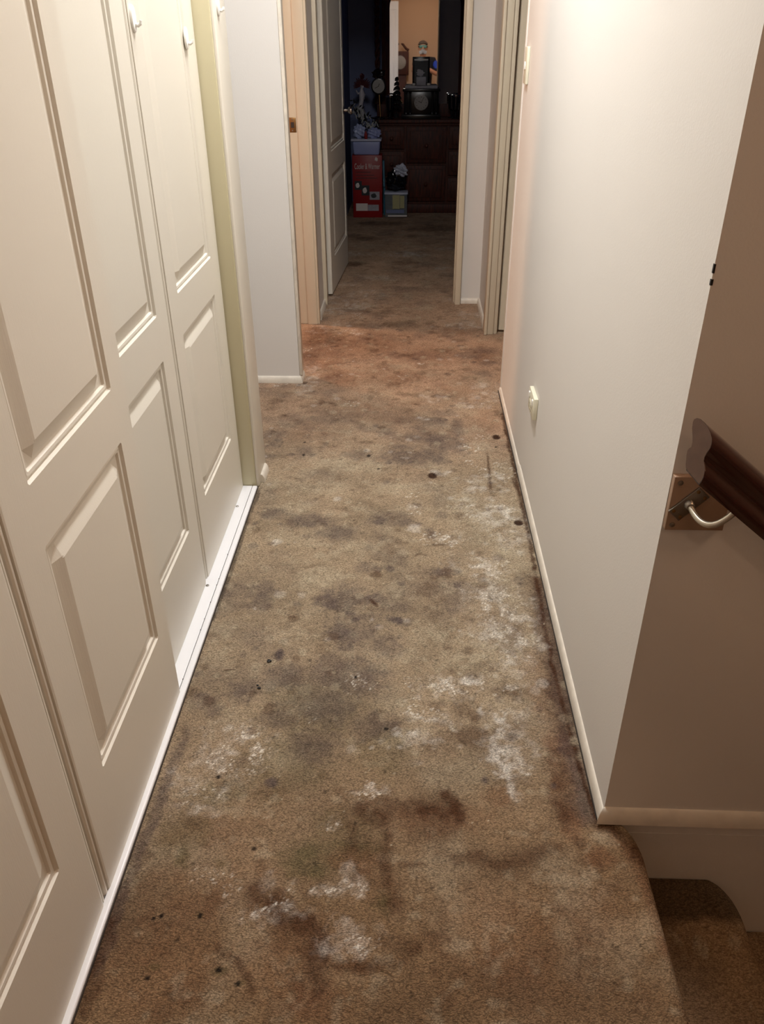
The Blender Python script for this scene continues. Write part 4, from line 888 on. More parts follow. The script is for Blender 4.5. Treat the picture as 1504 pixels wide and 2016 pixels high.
# ------------------------------------------------------------------ bedroom: dresser and mirror
DX0, DX1, DY0, DY1, DH = -0.33, 0.60, 7.45, 7.90, 0.745
DXC = 0.065
dr = empty('dresser', (DXC, 7.66, 0), 'dark mahogany dresser with stacked drawers against the far bedroom wall', 'dresser')


def L(x, y, z): return (x - DXC, y - 7.66, z)


MB().box(L(DX0 + .02, DY0 + .02, 0.06), L(DX1 - .02, DY1, DH - 0.03)).build('carcass', M['wood'], dr)
MB().box(L(DX0, DY0 - .01, DH - 0.03), L(DX1, DY1, DH), 0.008, 3).box(L(DX0 + .01, DY0 + .005, DH - 0.045), L(DX1 - .01, DY1, DH - 0.03), 0.004).build('dresser_top', M['wood'], dr, True)
MB().box(L(DX0, DY0, 0), L(DX1, DY1, 0.075), 0.008).build('plinth', M['wood'], dr, True)
cols = [(DX0 + .035, -0.085), (-0.065, 0.275), (0.295, DX1 - .035)]
for ci, (x0, x1) in enumerate(cols):
    rows = [(0.10, 0.29), (0.31, 0.50), (0.52, 0.69)] if ci != 1 else [(0.10, 0.39), (0.41, 0.69)]
    for z0, z1 in rows:
        dw = MB().box(L(x0, DY0 - 0.002, z0), L(x1, DY0 + .03, z1), 0.004).box(L(x0 + .03, DY0 - 0.010, z0 + .03), L(x1 - .03, DY0, z1 - .03), 0.005).build('drawer', M['wood'], dr, True)
        MB().lathe([(0.007, 0.0), (0.006, -0.010), (0.015, -0.018), (0.016, -0.024), (0.008, -0.030)], 18, L((x0 + x1) / 2, DY0 - .01, (z0 + z1) / 2), 'Y').build('drawer_knob', M['wood'], dw, True)

ml = empty('dresser_mirror', (DXC + .012, 7.76, DH + 0.10), 'arched dresser mirror in a dark carved frame reflecting the lit hall and the photographer', 'mirror')
MB().box((-0.40, -0.04, -0.10), (0.50, 0.12, -0.002), 0.005).build('mirror_base', M['wood'], ml, True)
tilt = 0.0285
R_m = Matrix.Rotation(-tilt, 4, 'X') @ Matrix.Rotation(-0.0028, 4, 'Z')
hw = 0.292
ol = []
zt = 0.86
for a in np.linspace(0, PI, 25):
    ol.append((hw * math.cos(a), 0.70 + 0.16 * math.sin(a) ** 0.8))
inn = [(hw, 0.0)] + ol + [(-hw, 0.0)]
outp = [(x * 1.22 if abs(x) > 0 else x, (z - 0.0) * 1.05 + (0.06 if z > 0 else -0.03)) for x, z in inn]
bm = bmesh.new()
bm.faces.new([bm.verts.new((x * 1.02, 0.0, z)) for x, z in inn])
bm.faces.new([bm.verts.new((x * 1.02, 0.008, z)) for x, z in inn][::-1])
mb = MB(); mb.bm.free(); mb.bm = bm
gl = mb.build('mirror_glass', M['mirror'], ml)
gl.matrix_local = R_m
mb = MB()
n = len(inn)
V = [[mb.bm.verts.new((x, y, z)) for x, z in P] for P, y in ((inn, -0.004), (inn, 0.015), (outp, 0.03), (outp, -0.02))]
mid = [((a[0] + b[0]) / 2, (a[1] + b[1]) / 2) for a, b in zip(inn, outp)]
V.insert(0, [mb.bm.verts.new((x, -0.034, z)) for x, z in mid])
seq = [0, 1, 2, 3, 4, 0]
for a, b in zip(seq[:-1], seq[1:]):
    for k in range(n):
        k2 = (k + 1) % n
        mb.bm.faces.new((V[a][k], V[a][k2], V[b][k2], V[b][k]))
fr = mb.build('mirror_frame', M['wood'], ml, True, 40)
fr.matrix_local = R_m
for s in (-1, 1):
    x = s * (0.425 if s > 0 else 0.395)
    mb = MB()
    for ph in (0, PI):
        mb.tube([(x + 0.011 * math.cos(ph + z * 42), 0.012 * math.sin(ph + z * 42), z) for z in np.linspace(0.0, 0.95, 110)], 0.0125, 8)
    mb.lathe([(0.026, 0), (0.026, 0.03), (0.018, 0.045)], 18, (x, 0, 0))
    mb.lathe([(0.018, 0.93), (0.028, 0.95), (0.022, 0.97), (0.012, 0.985), (0.020, 1.005), (0.012, 1.03), (0.003, 1.045)], 18, (x, 0, 0))
    mb.build('twisted_post', M['wood'], ml, True)

# things on the dresser
def gl_(x, y): return (x, y, DH)


ck = empty('mantel_clock', (0.055, 7.54, DH), 'black mantel clock with round pale dial in the middle of the dresser', 'clock')
MB().box((-0.165, -0.07, 0), (0.165, 0.07, 0.035), 0.004).box((-0.145, -0.06, 0.035), (0.145, 0.06, 0.205), 0.004).box((-0.155, -0.065, 0.205), (0.155, 0.065, 0.225), 0.005).build('clock_case', M['black'], ck, True)
for s in (-1, 1):
    for dx in (0.092, 0.125):
        MB().lathe([(0.011, 0.036), (0.011, 0.05), (0.0075, 0.055), (0.0085, 0.12), (0.0075, 0.19), (0.011, 0.195), (0.011, 0.205)], 16, (s * dx, -0.065, 0)).build('clock_column', M['black'], ck, True)
MB().box((-0.135, -0.055, 0.225), (0.135, 0.055, 0.25), 0.008, 3).build('clock_top', M['grey'], ck, True)
dl = MB().lathe([(0.058, -0.058), (0.058, -0.066), (0.050, -0.068), (0.049, -0.066), (0.01, -0.0665)], 40, (0, 0, 0.125), 'Y').build('clock_dial', M['dial'], ck, True)
for k in range(12):
    a = k * PI / 6
    MB().box((-0.0012, -0.0675, 0.038), (0.0012, -0.0668, 0.046), 0, 1, Matrix.Translation((0, 0, 0.125)) @ Matrix.Rotation(a, 4, 'Y')).build('hour_mark', M['blackmatt'], dl)
for a, l, w in ((-1.15, 0.026, 0.0016), (0.5, 0.038, 0.0012)):
    MB().box((-w, -0.0685, -0.004), (w, -0.0678, l), 0, 1, Matrix.Translation((0, 0, 0.125)) @ Matrix.Rotation(a, 4, 'Y')).build('clock_hand', M['blackmatt'], dl)
MB().blob((0.004, -0.070, 0.152), (0.004, 0.002, 0.004), 0, 2).build('glass_glint_blob', M['silver'], dl, True)  # silver blob standing in for a light glint on the clock glass

pf = empty('picture_frame', (0.050, 7.535, DH + 0.25), 'black picture frame with dark photo standing on top of the mantel clock', 'picture frame')
MB().box((-0.071, -0.010, 0.0), (0.071, 0.006, 0.205), 0.003).build('frame', M['black'], pf, True)
MB().box((-0.055, -0.0125, 0.02), (0.055, -0.0095, 0.175)).build('picture', M['printdark'], pf)
MB().box((-0.056, -0.0128, 0.179), (0.056, -0.0098, 0.189)).build('white_strip', M['plastic'], pf)  # white strip standing in for a reflection near the frame top
MB().blob((-0.008, -0.0125, 0.09), (0.030, 0.001, 0.022), 0.3, 3, 4, 6).build('picture_figure', M['grey'], pf, True)
gb = tag(place(MB().box((0.012, 7.47, DH + 0.25), (0.092, 7.50, DH + 0.315), 0.004).build('stone_block', M['grey'], None, True), (0.052, 7.485, DH + .25)), 'small grey block leaning before the picture frame on the mantel clock', 'ornament')
for x, w in ((-0.008, 'left'), (0.112, 'right')):
    o = MB().lathe([(0.007, 0), (0.014, 0.006), (0.016, 0.013), (0.009, 0.017)], 16).build('white_dish', M['plastic'], None, True)
    o.location = (x, 7.483, DH + .25)
    tag(o, 'tiny white dish %s of the grey block on the mantel clock' % w, 'dish')


def goblet(x, y, label):
    g = empty('glass_goblet', (x, y, DH), label, 'goblet', 'silver rimmed goblets beside the clock')
    MB().lathe([(0.030, 0), (0.030, 0.004), (0.008, 0.012), (0.008, 0.05), (0.028, 0.07), (0.034, 0.12), (0.034, 0.165)], 24).build('goblet_bowl', M['bagblack'], g, True)
    MB().lathe([(0.036, 0.165), (0.038, 0.170), (0.038, 0.178), (0.034, 0.180)], 24).build('silver_rim', M['silver'], g, True)
    mb = MB()
    for k in range(6):
        a = k * PI / 3 + .3
        mb.tube([(0.029 * math.cos(a), 0.029 * math.sin(a), 0.07), (0.0345 * math.cos(a), 0.0345 * math.sin(a), 0.12), (0.0345 * math.cos(a), 0.0345 * math.sin(a), 0.16)], 0.0012, 6)
    mb.build('cut_ribs', M['silver'], g, True)


goblet(-0.205, 7.505, 'dark glass goblet with silver rim left of the mantel clock')
goblet(0.345, 7.52, 'dark glass goblet with silver rim at the far right of the dresser')
goblet(0.315, 7.60, 'silver rimmed goblet behind the rightmost goblet on the dresser')
tr = empty('ornamental_tree', (-0.155, 7.63, DH), 'small black conical ornamental tree left of the mantel clock', 'ornament')
MB().lathe([(0.02, 0), (0.02, 0.03), (0.006, 0.035), (0.006, 0.08)], 14).build('trunk', M['blackmatt'], tr, True)
mb = MB()
for k in range(7):
    z = 0.07 + k * 0.035
    r = 0.055 * (1 - k / 7.6)
    for q in range(12):
        a = q * PI / 6 + k
        mb.tube([(0, 0, z + 0.02), (r * .6 * math.cos(a), r * .6 * math.sin(a), z + 0.012), (r * math.cos(a), r * math.sin(a), z - 0.004)], [0.008, 0.007, 0.002], 5)
mb.build('branches', M['blackmatt'], tr, True)

# round clock on a stand with pendulum
pc = empty('pendulum_clock', (-0.300, 7.50, DH), 'small clock with round pale dial and pendulum rod at the left end of the dresser', 'clock')
MB().lathe([(0.055, 0), (0.055, 0.012), (0.03, 0.02)], 24).build('clock_base', M['black'], pc, True)
MB().tube([(0.014, 0, 0.02), (0.010, 0, 0.10), (0.004, 0, 0.2)], 0.006, 10).build('stand_rod', M['brass'], pc, True)
MB().lathe([(0.060, 0.012), (0.063, 0.0), (0.060, -0.012), (0.055, -0.014)], 32, (0, 0, 0.245), 'Y').build('dial_case', M['black'], pc, True)
dd = MB().lathe([(0.052, -0.012), (0.050, -0.0165), (0.01, -0.017)], 32, (0, 0, 0.245), 'Y').build('clock_dial', M['dial'], pc, True)
for a, l in ((0.4, 0.022), (-2.0, 0.032)):
    MB().box((-0.002, -0.019, -0.003), (0.002, -0.0175, l), 0, 1, Matrix.Translation((0, 0, 0.245)) @ Matrix.Rotation(a, 4, 'Y')).build('clock_hand', M['blackmatt'], dd)
MB().blob((0, 0, 0.335), (0.05, 0.03, 0.035), 0.25, 3, 3, 4).build('carved_crest', M['black'], pc, True)

# statuette with a flower headdress, standing on the stack of tubs at the left
stt = empty('statuette', (-0.452, 7.53, DH + 0.0), 'pale porcelain statuette with dark red flowers at its head, left of the pendulum clock', 'statuette')
MB().tube([(0.0, 0, 0.0), (0.012, 0, 0.04), (-0.004, 0, 0.09), (0.006, 0, 0.14), (0.012, 0, 0.19), (0.010, 0, 0.225), (0.016, 0, 0.25)], [0.034, 0.030, 0.022, 0.019, 0.024, 0.011, 0.017], 16).build('body', M['statue'], stt, True, 80)
MB().tube([(0.014, 0, 0.20), (-0.022, -0.012, 0.19), (-0.034, -0.02, 0.215)], [0.009, 0.007, 0.006], 8).tube([(0.008, 0, 0.20), (0.036, -0.012, 0.18), (0.03, -0.02, 0.15)], [0.009, 0.007, 0.006], 8).build('arm', M['statue'], stt, True)
mb = MB()
rnd = random.Random(5)
for k in range(16):
    a = -0.35 + k * (PI + .7) / 15
    l = 0.06 + 0.02 * rnd.random()
    mb.tube([(0.012, 0, 0.25), (0.012 + l * .6 * math.cos(a), -0.01, 0.25 + l * .5 * math.sin(a)), (0.012 + l * math.cos(a), -0.014, 0.252 + l * math.sin(a) * .8)], [0.004, 0.007, 0.003], 6)
mb.blob((0.018, -0.01, 0.318), (0.018, 0.014, 0.02), 0.3, 2, 2).build('flower_headdress', M['flower'], stt, True)

lf = empty('silvery_foliage', (-0.44, 7.40, 0.66), 'spray of silvery artificial leaves spilling over the bags beside the dresser', 'artificial foliage')
mb = MB()
rnd = random.Random(9)
for k in range(70):
    bx = rnd.uniform(-0.07, 0.13)
    bz = 0.20 - 0.9 * (bx + .07) + rnd.uniform(-0.05, 0.05)
    a = rnd.uniform(-2.4, -0.6)
    l = rnd.uniform(0.02, 0.045)
    p = Vector((bx, rnd.uniform(-0.05, 0.02), bz))
    d_ = Vector((math.cos(a) * l, rnd.uniform(-0.4, 0.1) * l, math.sin(a) * l))
    mb.tube([p, p + d_ * .5, p + d_], [0.0015, rnd.uniform(0.003, 0.0065), 0.001], 5)
mb.build('leaves', M['leaf'], lf, True)
mb = MB()
for k in range(60):
    bx = rnd.uniform(-0.07, 0.14)
    bz = 0.19 - 0.9 * (bx + .07) + rnd.uniform(-0.06, 0.06)
    a = rnd.uniform(0, 6.28)
    p = Vector((bx, rnd.uniform(-0.03, 0.04), bz))
    d_ = Vector((math.cos(a), 0.2, math.sin(a))) * rnd.uniform(0.02, 0.04)
    mb.tube([p, p + d_ * .5, p + d_], [0.002, 0.007, 0.001], 5)
mb.build('dark_leaves', M['blackmatt'], lf, True)
MB().tube([(-0.05, 0, -0.03), (-0.03, 0, 0.05), (0.02, 0, 0.02), (0.10, -0.02, 0.0)], 0.004, 6).build('stem', M['blackmatt'], lf, True)

# carton, tub and bags left of the dresser
cb = empty('heater_carton', (-0.390, 7.325, 0), 'red carton reading Cooler & Warmer on the bedroom floor beside the dresser', 'carton')
MB().box((-0.125, -0.075, 0), (0.125, 0.075, 0.495), 0.003).build('carton_body', M['red'], cb, True)


def text(body, size, loc, parent, m, name='lettering', sx=1.0, ext=0.0006):
    cu = bpy.data.curves.new(name, 'FONT')
    cu.body = body
    cu.size = size
    cu.extrude = ext
    cu.align_x = 'LEFT'
    t = bpy.data.objects.new(name, cu)
    C.objects.link(t)
    bpy.context.view_layer.update()
    me = bpy.data.meshes.new_from_object(t.evaluated_get(bpy.context.evaluated_depsgraph_get()))
    bpy.data.objects.remove(t)
    me.transform(Matrix.Translation(loc) @ Matrix.Rotation(PI / 2, 4, 'X') @ Matrix.Diagonal((sx, 1, 1, 1)))
    me.materials.clear()
    me.materials.append(m)
    o = bpy.data.objects.new(name, me)
    C.objects.link(o)
    o.parent = parent
    return o


tx = text('Cooler & Warmer', 0.064, (-0.107, -0.0758, 0.388), cb, M['print'], sx=0.44, ext=0.0004)
mb = MB()
for z, x1 in ((0.362, 0.03), (0.338, 0.06), (0.315, 0.085)):
    mb.box((-0.10, -0.0757, z), (x1, -0.0745, z + 0.004))
mb.build('printed_lines', M['printdark'], cb)
for x, z, w, h_, mm in ((-0.108, 0.225, 0.060, 0.070, 'printdark'), (-0.050, 0.180, 0.066, 0.080, 'printdark'), (0.018, 0.145, 0.084, 0.065, 'grey')):
    pp = MB().box((x, -0.0765, z), (x + w, -0.0745, z + h_)).build('printed_photo', M[mm], cb)
    MB().blob((x + w * .4, -0.0765, z + h_ * .5), (w * .28, 0.0008, h_ * .3), 0.2, 2, 3).build('photo_subject', M['print' if mm == 'printdark' else 'printdark'], pp, True)
mb = MB(); mb.box((-0.10, -0.0762, 0.055), (0.0, -0.0745, 0.115)); mb.build('pale_label', M['print'], cb)
mb = MB(); mb.box((0.002, -0.0762, 0.055), (0.095, -0.0745, 0.105)); mb.build('grey_label', M['grey'], cb)
MB().blob((0.075, -0.076, 0.465), (0.012, 0.001, 0.014), 0.3, 2, 7).build('white_sticker', M['print'], cb)

tb = empty('plastic_tub', (-0.395, 7.33, 0.495), 'blue-grey plastic tub with pale lid standing on the red carton', 'storage tub')
mb = MB(); mb.box((-0.105, -0.07, 0), (0.105, 0.07, 0.105), 0.012, 3)
for v in mb.bm.verts:
    k = 1 + 0.10 * (v.co.z / 0.105)
    v.co.x *= k
mb.build('tub_body', M['tub'], tb, True)
MB().box((-0.128, -0.08, 0.105), (0.125, 0.08, 0.122), 0.005, 3).build('tub_lid', M['tublid'], tb, True)
bz = 0.617
o = place(MB().blob((-0.455, 7.31, bz + 0.055), (0.045, 0.034, 0.050), 0.16, 4, 11, 3).build('plastic_bag', M['bagpale'], None, True), (-0.455, 7.31, bz)); tag(o, 'pale bluish plastic bag on the tub, nearer the door', 'plastic bag')
o = place(MB().blob((-0.330, 7.32, bz + 0.04), (0.052, 0.034, 0.038), 0.16, 4, 17, 3).build('plastic_bag', M['tub'], None, True), (-0.33, 7.32, bz)); tag(o, 'crumpled darker blue plastic bag on the tub, nearer the dresser', 'plastic bag')
o = place(MB().lathe([(0.012, 0), (0.013, 0.03), (0.009, 0.05), (0.004, 0.06)], 12, (-0.398, 7.265, bz)).build('red_bottle', M['red'], None, True), (-0.398, 7.265, bz)); tag(o, 'small red bottle between the two bags on the tub', 'bottle')

tc_ = empty('folded_card', (-0.247, 7.37, 0), 'tall teal folded card leaning between the red carton and the clear box', 'card')
mb = MB(); mb.box((-0.012, -0.04, 0.235), (0.004, 0.03, 0.44), 0.001)
for v in mb.bm.verts:
    if v.co.z > 0.4: v.co.x -= 0.006; v.co.y += 0.02
mb.box((-0.012, -0.01, 0), (0.004, 0.03, 0.235), 0.001)
mb.build('card_panel', M['teal'], tc_)
bx = empty('clear_storage_box', (-0.147, 7.33, 0), 'clear plastic box filled with papers on the bedroom floor right of the red carton', 'storage box')
MB().box((-0.095, -0.07, 0), (0.095, 0.07, 0.19), 0.006).build('box_body', M['clear'], bx, True)
MB().box((-0.100, -0.075, 0.185), (0.100, 0.075, 0.20), 0.004).build('box_lid', M['tublid'], bx, True)
MB().box((-0.03, -0.074, 0.07), (0.03, -0.0705, 0.18)).build('yellow_sheet', M['paper'], bx)
MB().box((0.034, -0.073, 0.075), (0.07, -0.0705, 0.175)).build('yellow_sheet', M['paper'], bx)
MB().box((-0.085, -0.073, 0.035), (0.07, -0.0705, 0.062)).build('blue_strip', M['blue'], bx)
MB().box((-0.07, -0.074, 0.006), (0.094, -0.0705, 0.018)).build('white_strip', M['print'], bx)
bb = empty('rubbish_bag', (-0.150, 7.335, 0.20), 'black plastic bag with a white film bag tied on top, standing on the clear box', 'plastic bag')
MB().blob((0, 0, 0.090), (0.080, 0.055, 0.080), 0.14, 4, 23, 3).build('bag_body', M['bagblack'], bb, True)
MB().blob((0.040, -0.022, 0.165), (0.050, 0.045, 0.045), 0.25, 4, 31, 3).build('white_film', M['bagwhite'], bb, True)

# bedside shape: the longcase clock by the rear wall, seen in the mirror
lc = empty('longcase_clock', (-0.33, -1.50, 0), 'tall mahogany longcase clock against the rear wall, seen in the bedroom mirror', 'clock')
MB().box((-0.17, -0.13, 0), (0.17, 0.13, 0.42), 0.01).box((-0.12, -0.10, 0.42), (0.12, 0.10, 1.22), 0.008).build('clock_trunk', M['wood'], lc, True)
MB().box((-0.16, -0.13, 1.22), (0.16, 0.13, 1.60), 0.01).build('clock_hood', M['wood'], lc, True)
mb = MB()
for s in (-1, 1):
    mb.tube([(s * 0.16, 0.10, 1.61), (s * 0.11, 0.10, 1.64), (s * 0.05, 0.10, 1.71), (s * 0.02, 0.10, 1.72)], [0.025, 0.022, 0.02, 0.012], 10)
mb.build('swan_neck_crest', M['wood'], lc, True)
MB().lathe([(0.11, 0.132), (0.11, 0.137), (0.10, 0.139)], 32, (0, 0, 1.42), 'Y').build('clock_dial', M['dial'], lc, True)
MB().lathe([(0.05, 0.102), (0.05, 0.106), (0.04, 0.108)], 24, (0, 0, 0.75), 'Y').build('pendulum_bob', M['brass'], lc, True)

# ------------------------------------------------------------------ crumbs on the carpet
for i, (x, y, s, lab) in enumerate([(-0.350, 1.544, 0.0050, 'black crumb on the carpet level with the near end of the open track'),
                                    (-0.359, 1.446, 0.0036, 'larger of two small black crumbs lying together on the left of the carpet'),
                                    (-0.364, 1.456, 0.0026, 'smaller of two small black crumbs lying together on the left of the carpet')]):
    o = MB().blob((0, 0, s * .4), (s * 1.2, s * .8, s * .5), 0.3, 2, i).build('black_crumb', M['crumb'], None, True)
    o.location = (x, y, 0.0012)
    tag(o, lab, 'crumb', 'crumbs on the carpet')
o = MB().tube([(0, 0, 0.001), (0.012, 0.0005, 0.0016), (0.027, 0.003, 0.001)], [0.0008, 0.0011, 0.0006], 6).build('dry_twig', M['twig'], None, True)
o.location = (-0.459, 1.508, 0.001)
tag(o, 'thin dry twig lying on the carpet near the front wardrobe door', 'twig')

# ------------------------------------------------------------------ the photographer (behind the camera, seen in the mirror)
def skin(name, verts, edges, radii, m, parent=None, root=0, sub=2):
    me = bpy.data.meshes.new(name)
    me.from_pydata([Vector(v) for v in verts], edges, [])
    o = bpy.data.objects.new(name, me)
    C.objects.link(o)
    sm = o.modifiers.new('skin', 'SKIN')
    sm.use_smooth_shade = True
    for i, r in enumerate(radii):
        sv = me.skin_vertices[0].data[i]
        sv.radius = r if isinstance(r, tuple) else (r, r)
        sv.use_root = (i == root)
    su = o.modifiers.new('sub', 'SUBSURF')
    su.levels = su.render_levels = sub
    bpy.context.view_layer.update()
    me2 = bpy.data.meshes.new_from_object(o.evaluated_get(bpy.context.evaluated_depsgraph_get()))
    bpy.data.objects.remove(o)
    me2.name = name
    me2.shade_smooth()
    me2.materials.clear()
    me2.materials.append(m)
    o2 = bpy.data.objects.new(name, me2)
    C.objects.link(o2)
    if parent: o2.parent = parent
    return o2


# joints in world space; head at (0.085, -0.31, 1.61), hands holding the phone at the camera
J = dict(pelvis=(0.10, -0.42, 0.93), waist=(0.10, -0.41, 1.06), chest=(0.095, -0.40, 1.25), upper=(0.09, -0.40, 1.38), neck=(0.088, -0.38, 1.47),
         ls=(-0.030, -0.36, 1.400), rs=(0.268, -0.42, 1.410), le=(-0.050, -0.19, 1.19), re=(0.345, -0.32, 1.20),
         lw=(-0.085, -0.085, 1.315), rw=(0.115, -0.075, 1.315), lh=(0.01, -0.42, 0.90), rh=(0.19, -0.42, 0.90),
         lk=(-0.005, -0.38, 0.49), rk=(0.205, -0.38, 0.49), la=(-0.01, -0.42, 0.09), ra=(0.21, -0.42, 0.09), lt=(-0.03, -0.27, 0.035), rt=(0.235, -0.27, 0.035))
names = list(J)
ei = lambda a, b: (names.index(a), names.index(b))
E_ = [ei('pelvis', 'waist'), ei('waist', 'chest'), ei('chest', 'upper'), ei('upper', 'neck'), ei('upper', 'ls'), ei('upper', 'rs'), ei('ls', 'le'), ei('rs', 're'),
      ei('le', 'lw'), ei('re', 'rw'), ei('pelvis', 'lh'), ei('pelvis', 'rh'), ei('lh', 'lk'), ei('rh', 'rk'), ei('lk', 'la'), ei('rk', 'ra'), ei('la', 'lt'), ei('ra', 'rt')]
Rd = dict(pelvis=(0.14, 0.10), waist=(0.135, 0.10), chest=(0.155, 0.105), upper=(0.12, 0.09), neck=0.055, ls=0.058, rs=0.058, le=0.040, re=0.040, lw=0.026, rw=0.026,
          lh=0.085, rh=0.085, lk=0.055, rk=0.055, la=0.038, ra=0.038, lt=0.03, rt=0.03)
vb = [J[n] for n in names]
rb = [Rd[n] for n in names]
# head as part of the same surface
vb += [(0.088, -0.365, 1.51), (0.086, -0.345, 1.56), (0.085, -0.34, 1.63), (0.085, -0.345, 1.685)]
rb += [(0.052, 0.052), (0.066, 0.078), (0.074, 0.092), (0.050, 0.062)]
nn = len(names)
E_ += [(names.index('neck'), nn), (nn, nn + 1), (nn + 1, nn + 2), (nn + 2, nn + 3)]
ph = empty('person', (0.10, -0.42, 0), 'photographer in navy polo shirt, goggles and respirator, holding up a phone', 'person')


def rel(vs): return [tuple(Vector(v) - Vector((0.10, -0.42, 0))) for v in vs]


# hands: palm and five fingers each, curled around the phone edges
def hand_pts(w, s):
    """s = +1 for the hand whose fingers reach towards +X (left hand), -1 for the right hand"""
    w = Vector(w)
    V_, E2, R2 = [], [], []
    palm = w + Vector((s * 0.018, 0.035, 0.018))
    V_ += [palm]
    R2 += [(0.026, 0.015)]
    for k, (dz, ln) in enumerate(((0.034, 0.070), (0.014, 0.078), (-0.006, 0.072), (-0.024, 0.058))):
        b0 = palm + Vector((s * 0.004, 0.022, dz + 0.006))
        p1 = b0 + Vector((s * 0.010, ln * .36, 0.004))
        p2 = p1 + Vector((s * ln * .34, ln * .12, 0.002))
        p3 = p2 + Vector((s * ln * .30, -ln * .04, 0))
        i0 = len(V_)
        V_ += [b0, p1, p2, p3]
        R2 += [0.0100, 0.0090, 0.0082, 0.0070]
        E2 += [(0, i0), (i0, i0 + 1), (i0 + 1, i0 + 2), (i0 + 2, i0 + 3)]
    i0 = len(V_)
    t0 = palm + Vector((s * 0.012, -0.010, 0.026))
    V_ += [t0, t0 + Vector((s * 0.022, 0.004, 0.020)), t0 + Vector((s * 0.042, 0.010, 0.030))]
    R2 += [0.0115, 0.0100, 0.0080]
    E2 += [(0, i0), (i0, i0 + 1), (i0 + 1, i0 + 2)]
    return V_, E2, R2


for wn, s in (('lw', 1), ('rw', -1)):
    V_, E2, R2 = hand_pts(J[wn], s)
    off = len(vb)
    vb += [tuple(v) for v in V_]
    rb += R2
    E_ += [(names.index(wn), off)] + [(a + off, b + off) for a, b in E2]
body = skin('body', rel(vb), E_, rb, M['skin'], ph)

HC = Vector((0.085, -0.34, 1.61)) - Vector((0.10, -0.42, 0))
# face: nose, ears, brow, eyes behind the goggles, respirator over nose and mouth
mb = MB()
mb.blob(tuple(HC + Vector((0, 0.100, -0.012))), (0.014, 0.018, 0.024), 0.0, 3)
mb.build('nose', M['skin'], ph, True)
for s in (-1, 1):
    MB().blob(tuple(HC + Vector((s * 0.078, 0.0, -0.008))), (0.010, 0.018, 0.030), 0.1, 3, 2).build('ear', M['skin'], ph, True)
    MB().blob(tuple(HC + Vector((s * 0.030, 0.080, 0.012))), (0.012, 0.010, 0.010), 0, 2).build('eye', M['collar'], ph, True)
gg = MB().box(tuple(HC + Vector((-0.066, 0.070, -0.012))), tuple(HC + Vector((0.066, 0.108, 0.036))), 0.014, 4).build('goggles', M['goggle'], ph, True)
MB().lathe([(0.082, -0.010), (0.085, 0.0), (0.082, 0.012)], 32, tuple(HC + Vector((0, 0.0, 0.012))), 'Z', sy=1.2).build('goggle_strap', M['blackmatt'], ph, True)
rs_ = MB().blob(tuple(HC + Vector((0, 0.098, -0.062))), (0.042, 0.034, 0.040), 0.04, 3, 3).build('respirator', M['mask'], ph, True)
for s in (-1, 1):
    MB().lathe([(0.026, 0.0), (0.028, 0.006), (0.026, 0.016), (0.012, 0.018)], 20, tuple(HC + Vector((s * 0.040, 0.108, -0.074))), 'Y').build('filter', M['mask'], rs_, True)
mb = MB()
mb.blob(tuple(HC + Vector((0, -0.008, 0.036))), (0.083, 0.104, 0.072), 0.02, 4, 5)
for v in list(mb.bm.verts):
    if v.co.z < HC.z + 0.038 + max(0.0, v.co.y - HC.y) * 0.25: v.co.z = HC.z + 0.038 + max(0.0, v.co.y - HC.y) * 0.25
mb.build('hair', M['hair'], ph, True)

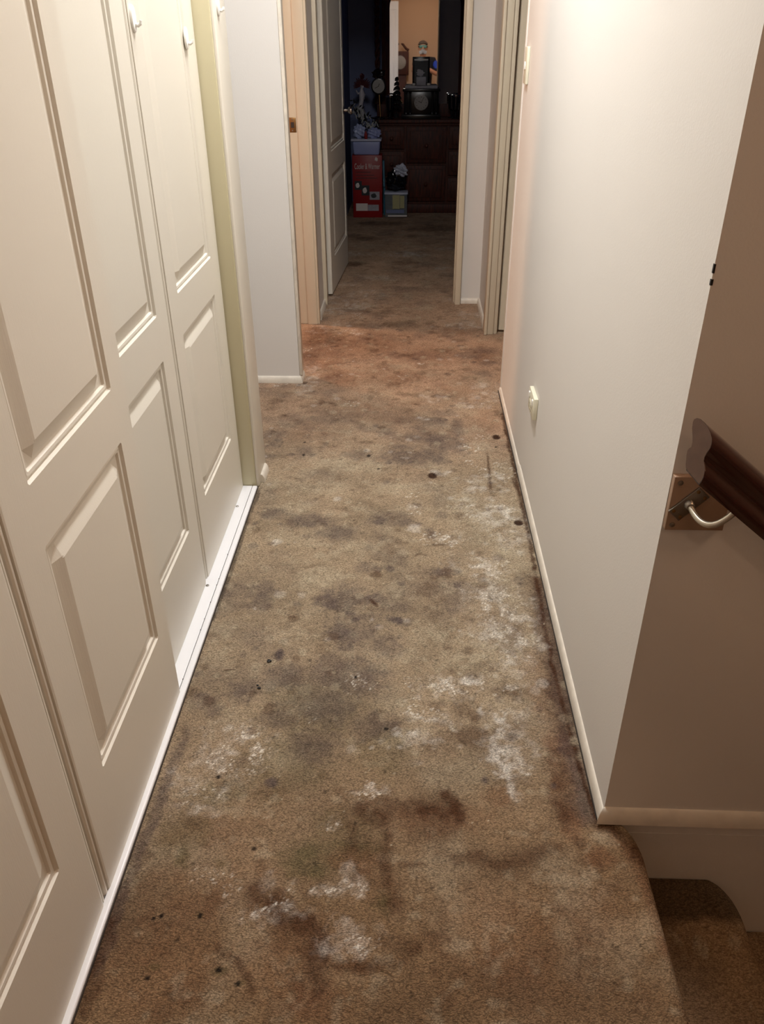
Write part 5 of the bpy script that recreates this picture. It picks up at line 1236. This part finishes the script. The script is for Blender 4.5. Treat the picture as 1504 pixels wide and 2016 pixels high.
o3 = lambda n, dz=0.0: tuple(Vector(J[n]) - Vector((0.10, -0.42, -dz)))
mid_ = lambda a, b, t: tuple(Vector(o3(a)).lerp(Vector(o3(b)), t))
sv = [o3('pelvis', 0.0), o3('waist'), o3('chest'), o3('upper'), (-0.012, 0.035, 1.455), o3('ls'), mid_('ls', 'le', 0.55), mid_('ls', 'le', 0.86), o3('rs'), mid_('rs', 're', 0.55), mid_('rs', 're', 0.86)]
se = [(0, 1), (1, 2), (2, 3), (3, 4), (3, 5), (5, 6), (6, 7), (3, 8), (8, 9), (9, 10)]
sr = [(0.165, 0.12), (0.155, 0.12), (0.175, 0.125), (0.135, 0.105), 0.062, 0.075, 0.066, 0.068, 0.075, 0.066, 0.068]
sh = skin('polo_shirt', sv, se, sr, M['shirt'], ph)
for a_, b_ in (('rs', 're'),):
    s = 1 if a_ == 'rs' else -1
    A_, B_ = Vector(o3(a_)), Vector(o3(b_))
    skin('blue_sleeve_panel', [tuple(A_ + Vector((s * 0.010, 0.012, 0.012))), tuple(A_.lerp(B_, 0.4) + Vector((s * 0.016, 0.016, 0.0))), tuple(A_.lerp(B_, 0.74) + Vector((s * 0.010, 0.012, 0)))],
         [(0, 1), (1, 2)], [0.064, 0.064, 0.060], M['shirtblue'], sh)
for s in (-1, 1):
    MB().box((-0.012 + s * 0.005, 0.085, 1.40), (-0.012 + s * 0.062, 0.105, 1.475), 0.008, 2, None).build('white_collar', M['collar'], sh, True)
tr_v = [o3('pelvis', 0.06), o3('pelvis', -0.02), o3('lh', -0.02), o3('lk'), o3('la', 0.0), o3('rh', -0.02), o3('rk'), o3('ra', 0.0)]
skin('trousers', tr_v, [(0, 1), (1, 2), (2, 3), (3, 4), (1, 5), (5, 6), (6, 7)], [(0.15, 0.11), (0.155, 0.115), 0.098, 0.072, 0.060, 0.098, 0.072, 0.060], M['trousers'], ph)
for a_, t_ in (('la', 'lt'), ('ra', 'rt')):
    A_, B_ = Vector(o3(a_)), Vector(o3(t_))
    skin('shoe', [(A_.x, A_.y - 0.03, 0.048), (A_.x, A_.y + 0.02, 0.050), (B_.x, B_.y, 0.042), (B_.x, B_.y + 0.04, 0.036)], [(0, 1), (1, 2), (2, 3)], [(0.046, 0.046), 0.046, (0.045, 0.040), (0.032, 0.030)], M['blackmatt'], ph)

pn = empty('smartphone', (0.0, -0.030, 1.37), 'black smartphone held up by the photographer', 'phone')
pn.rotation_euler = (-math.radians(30.9), 0, 0)
MB().box((-0.038, -0.004, -0.128), (0.038, 0.004, 0.030), 0.003, 3).build('phone_body', M['black'], pn, True)
MB().box((-0.034, -0.0048, -0.120), (0.034, -0.0040, 0.022)).build('screen', M['bagblack'], pn)
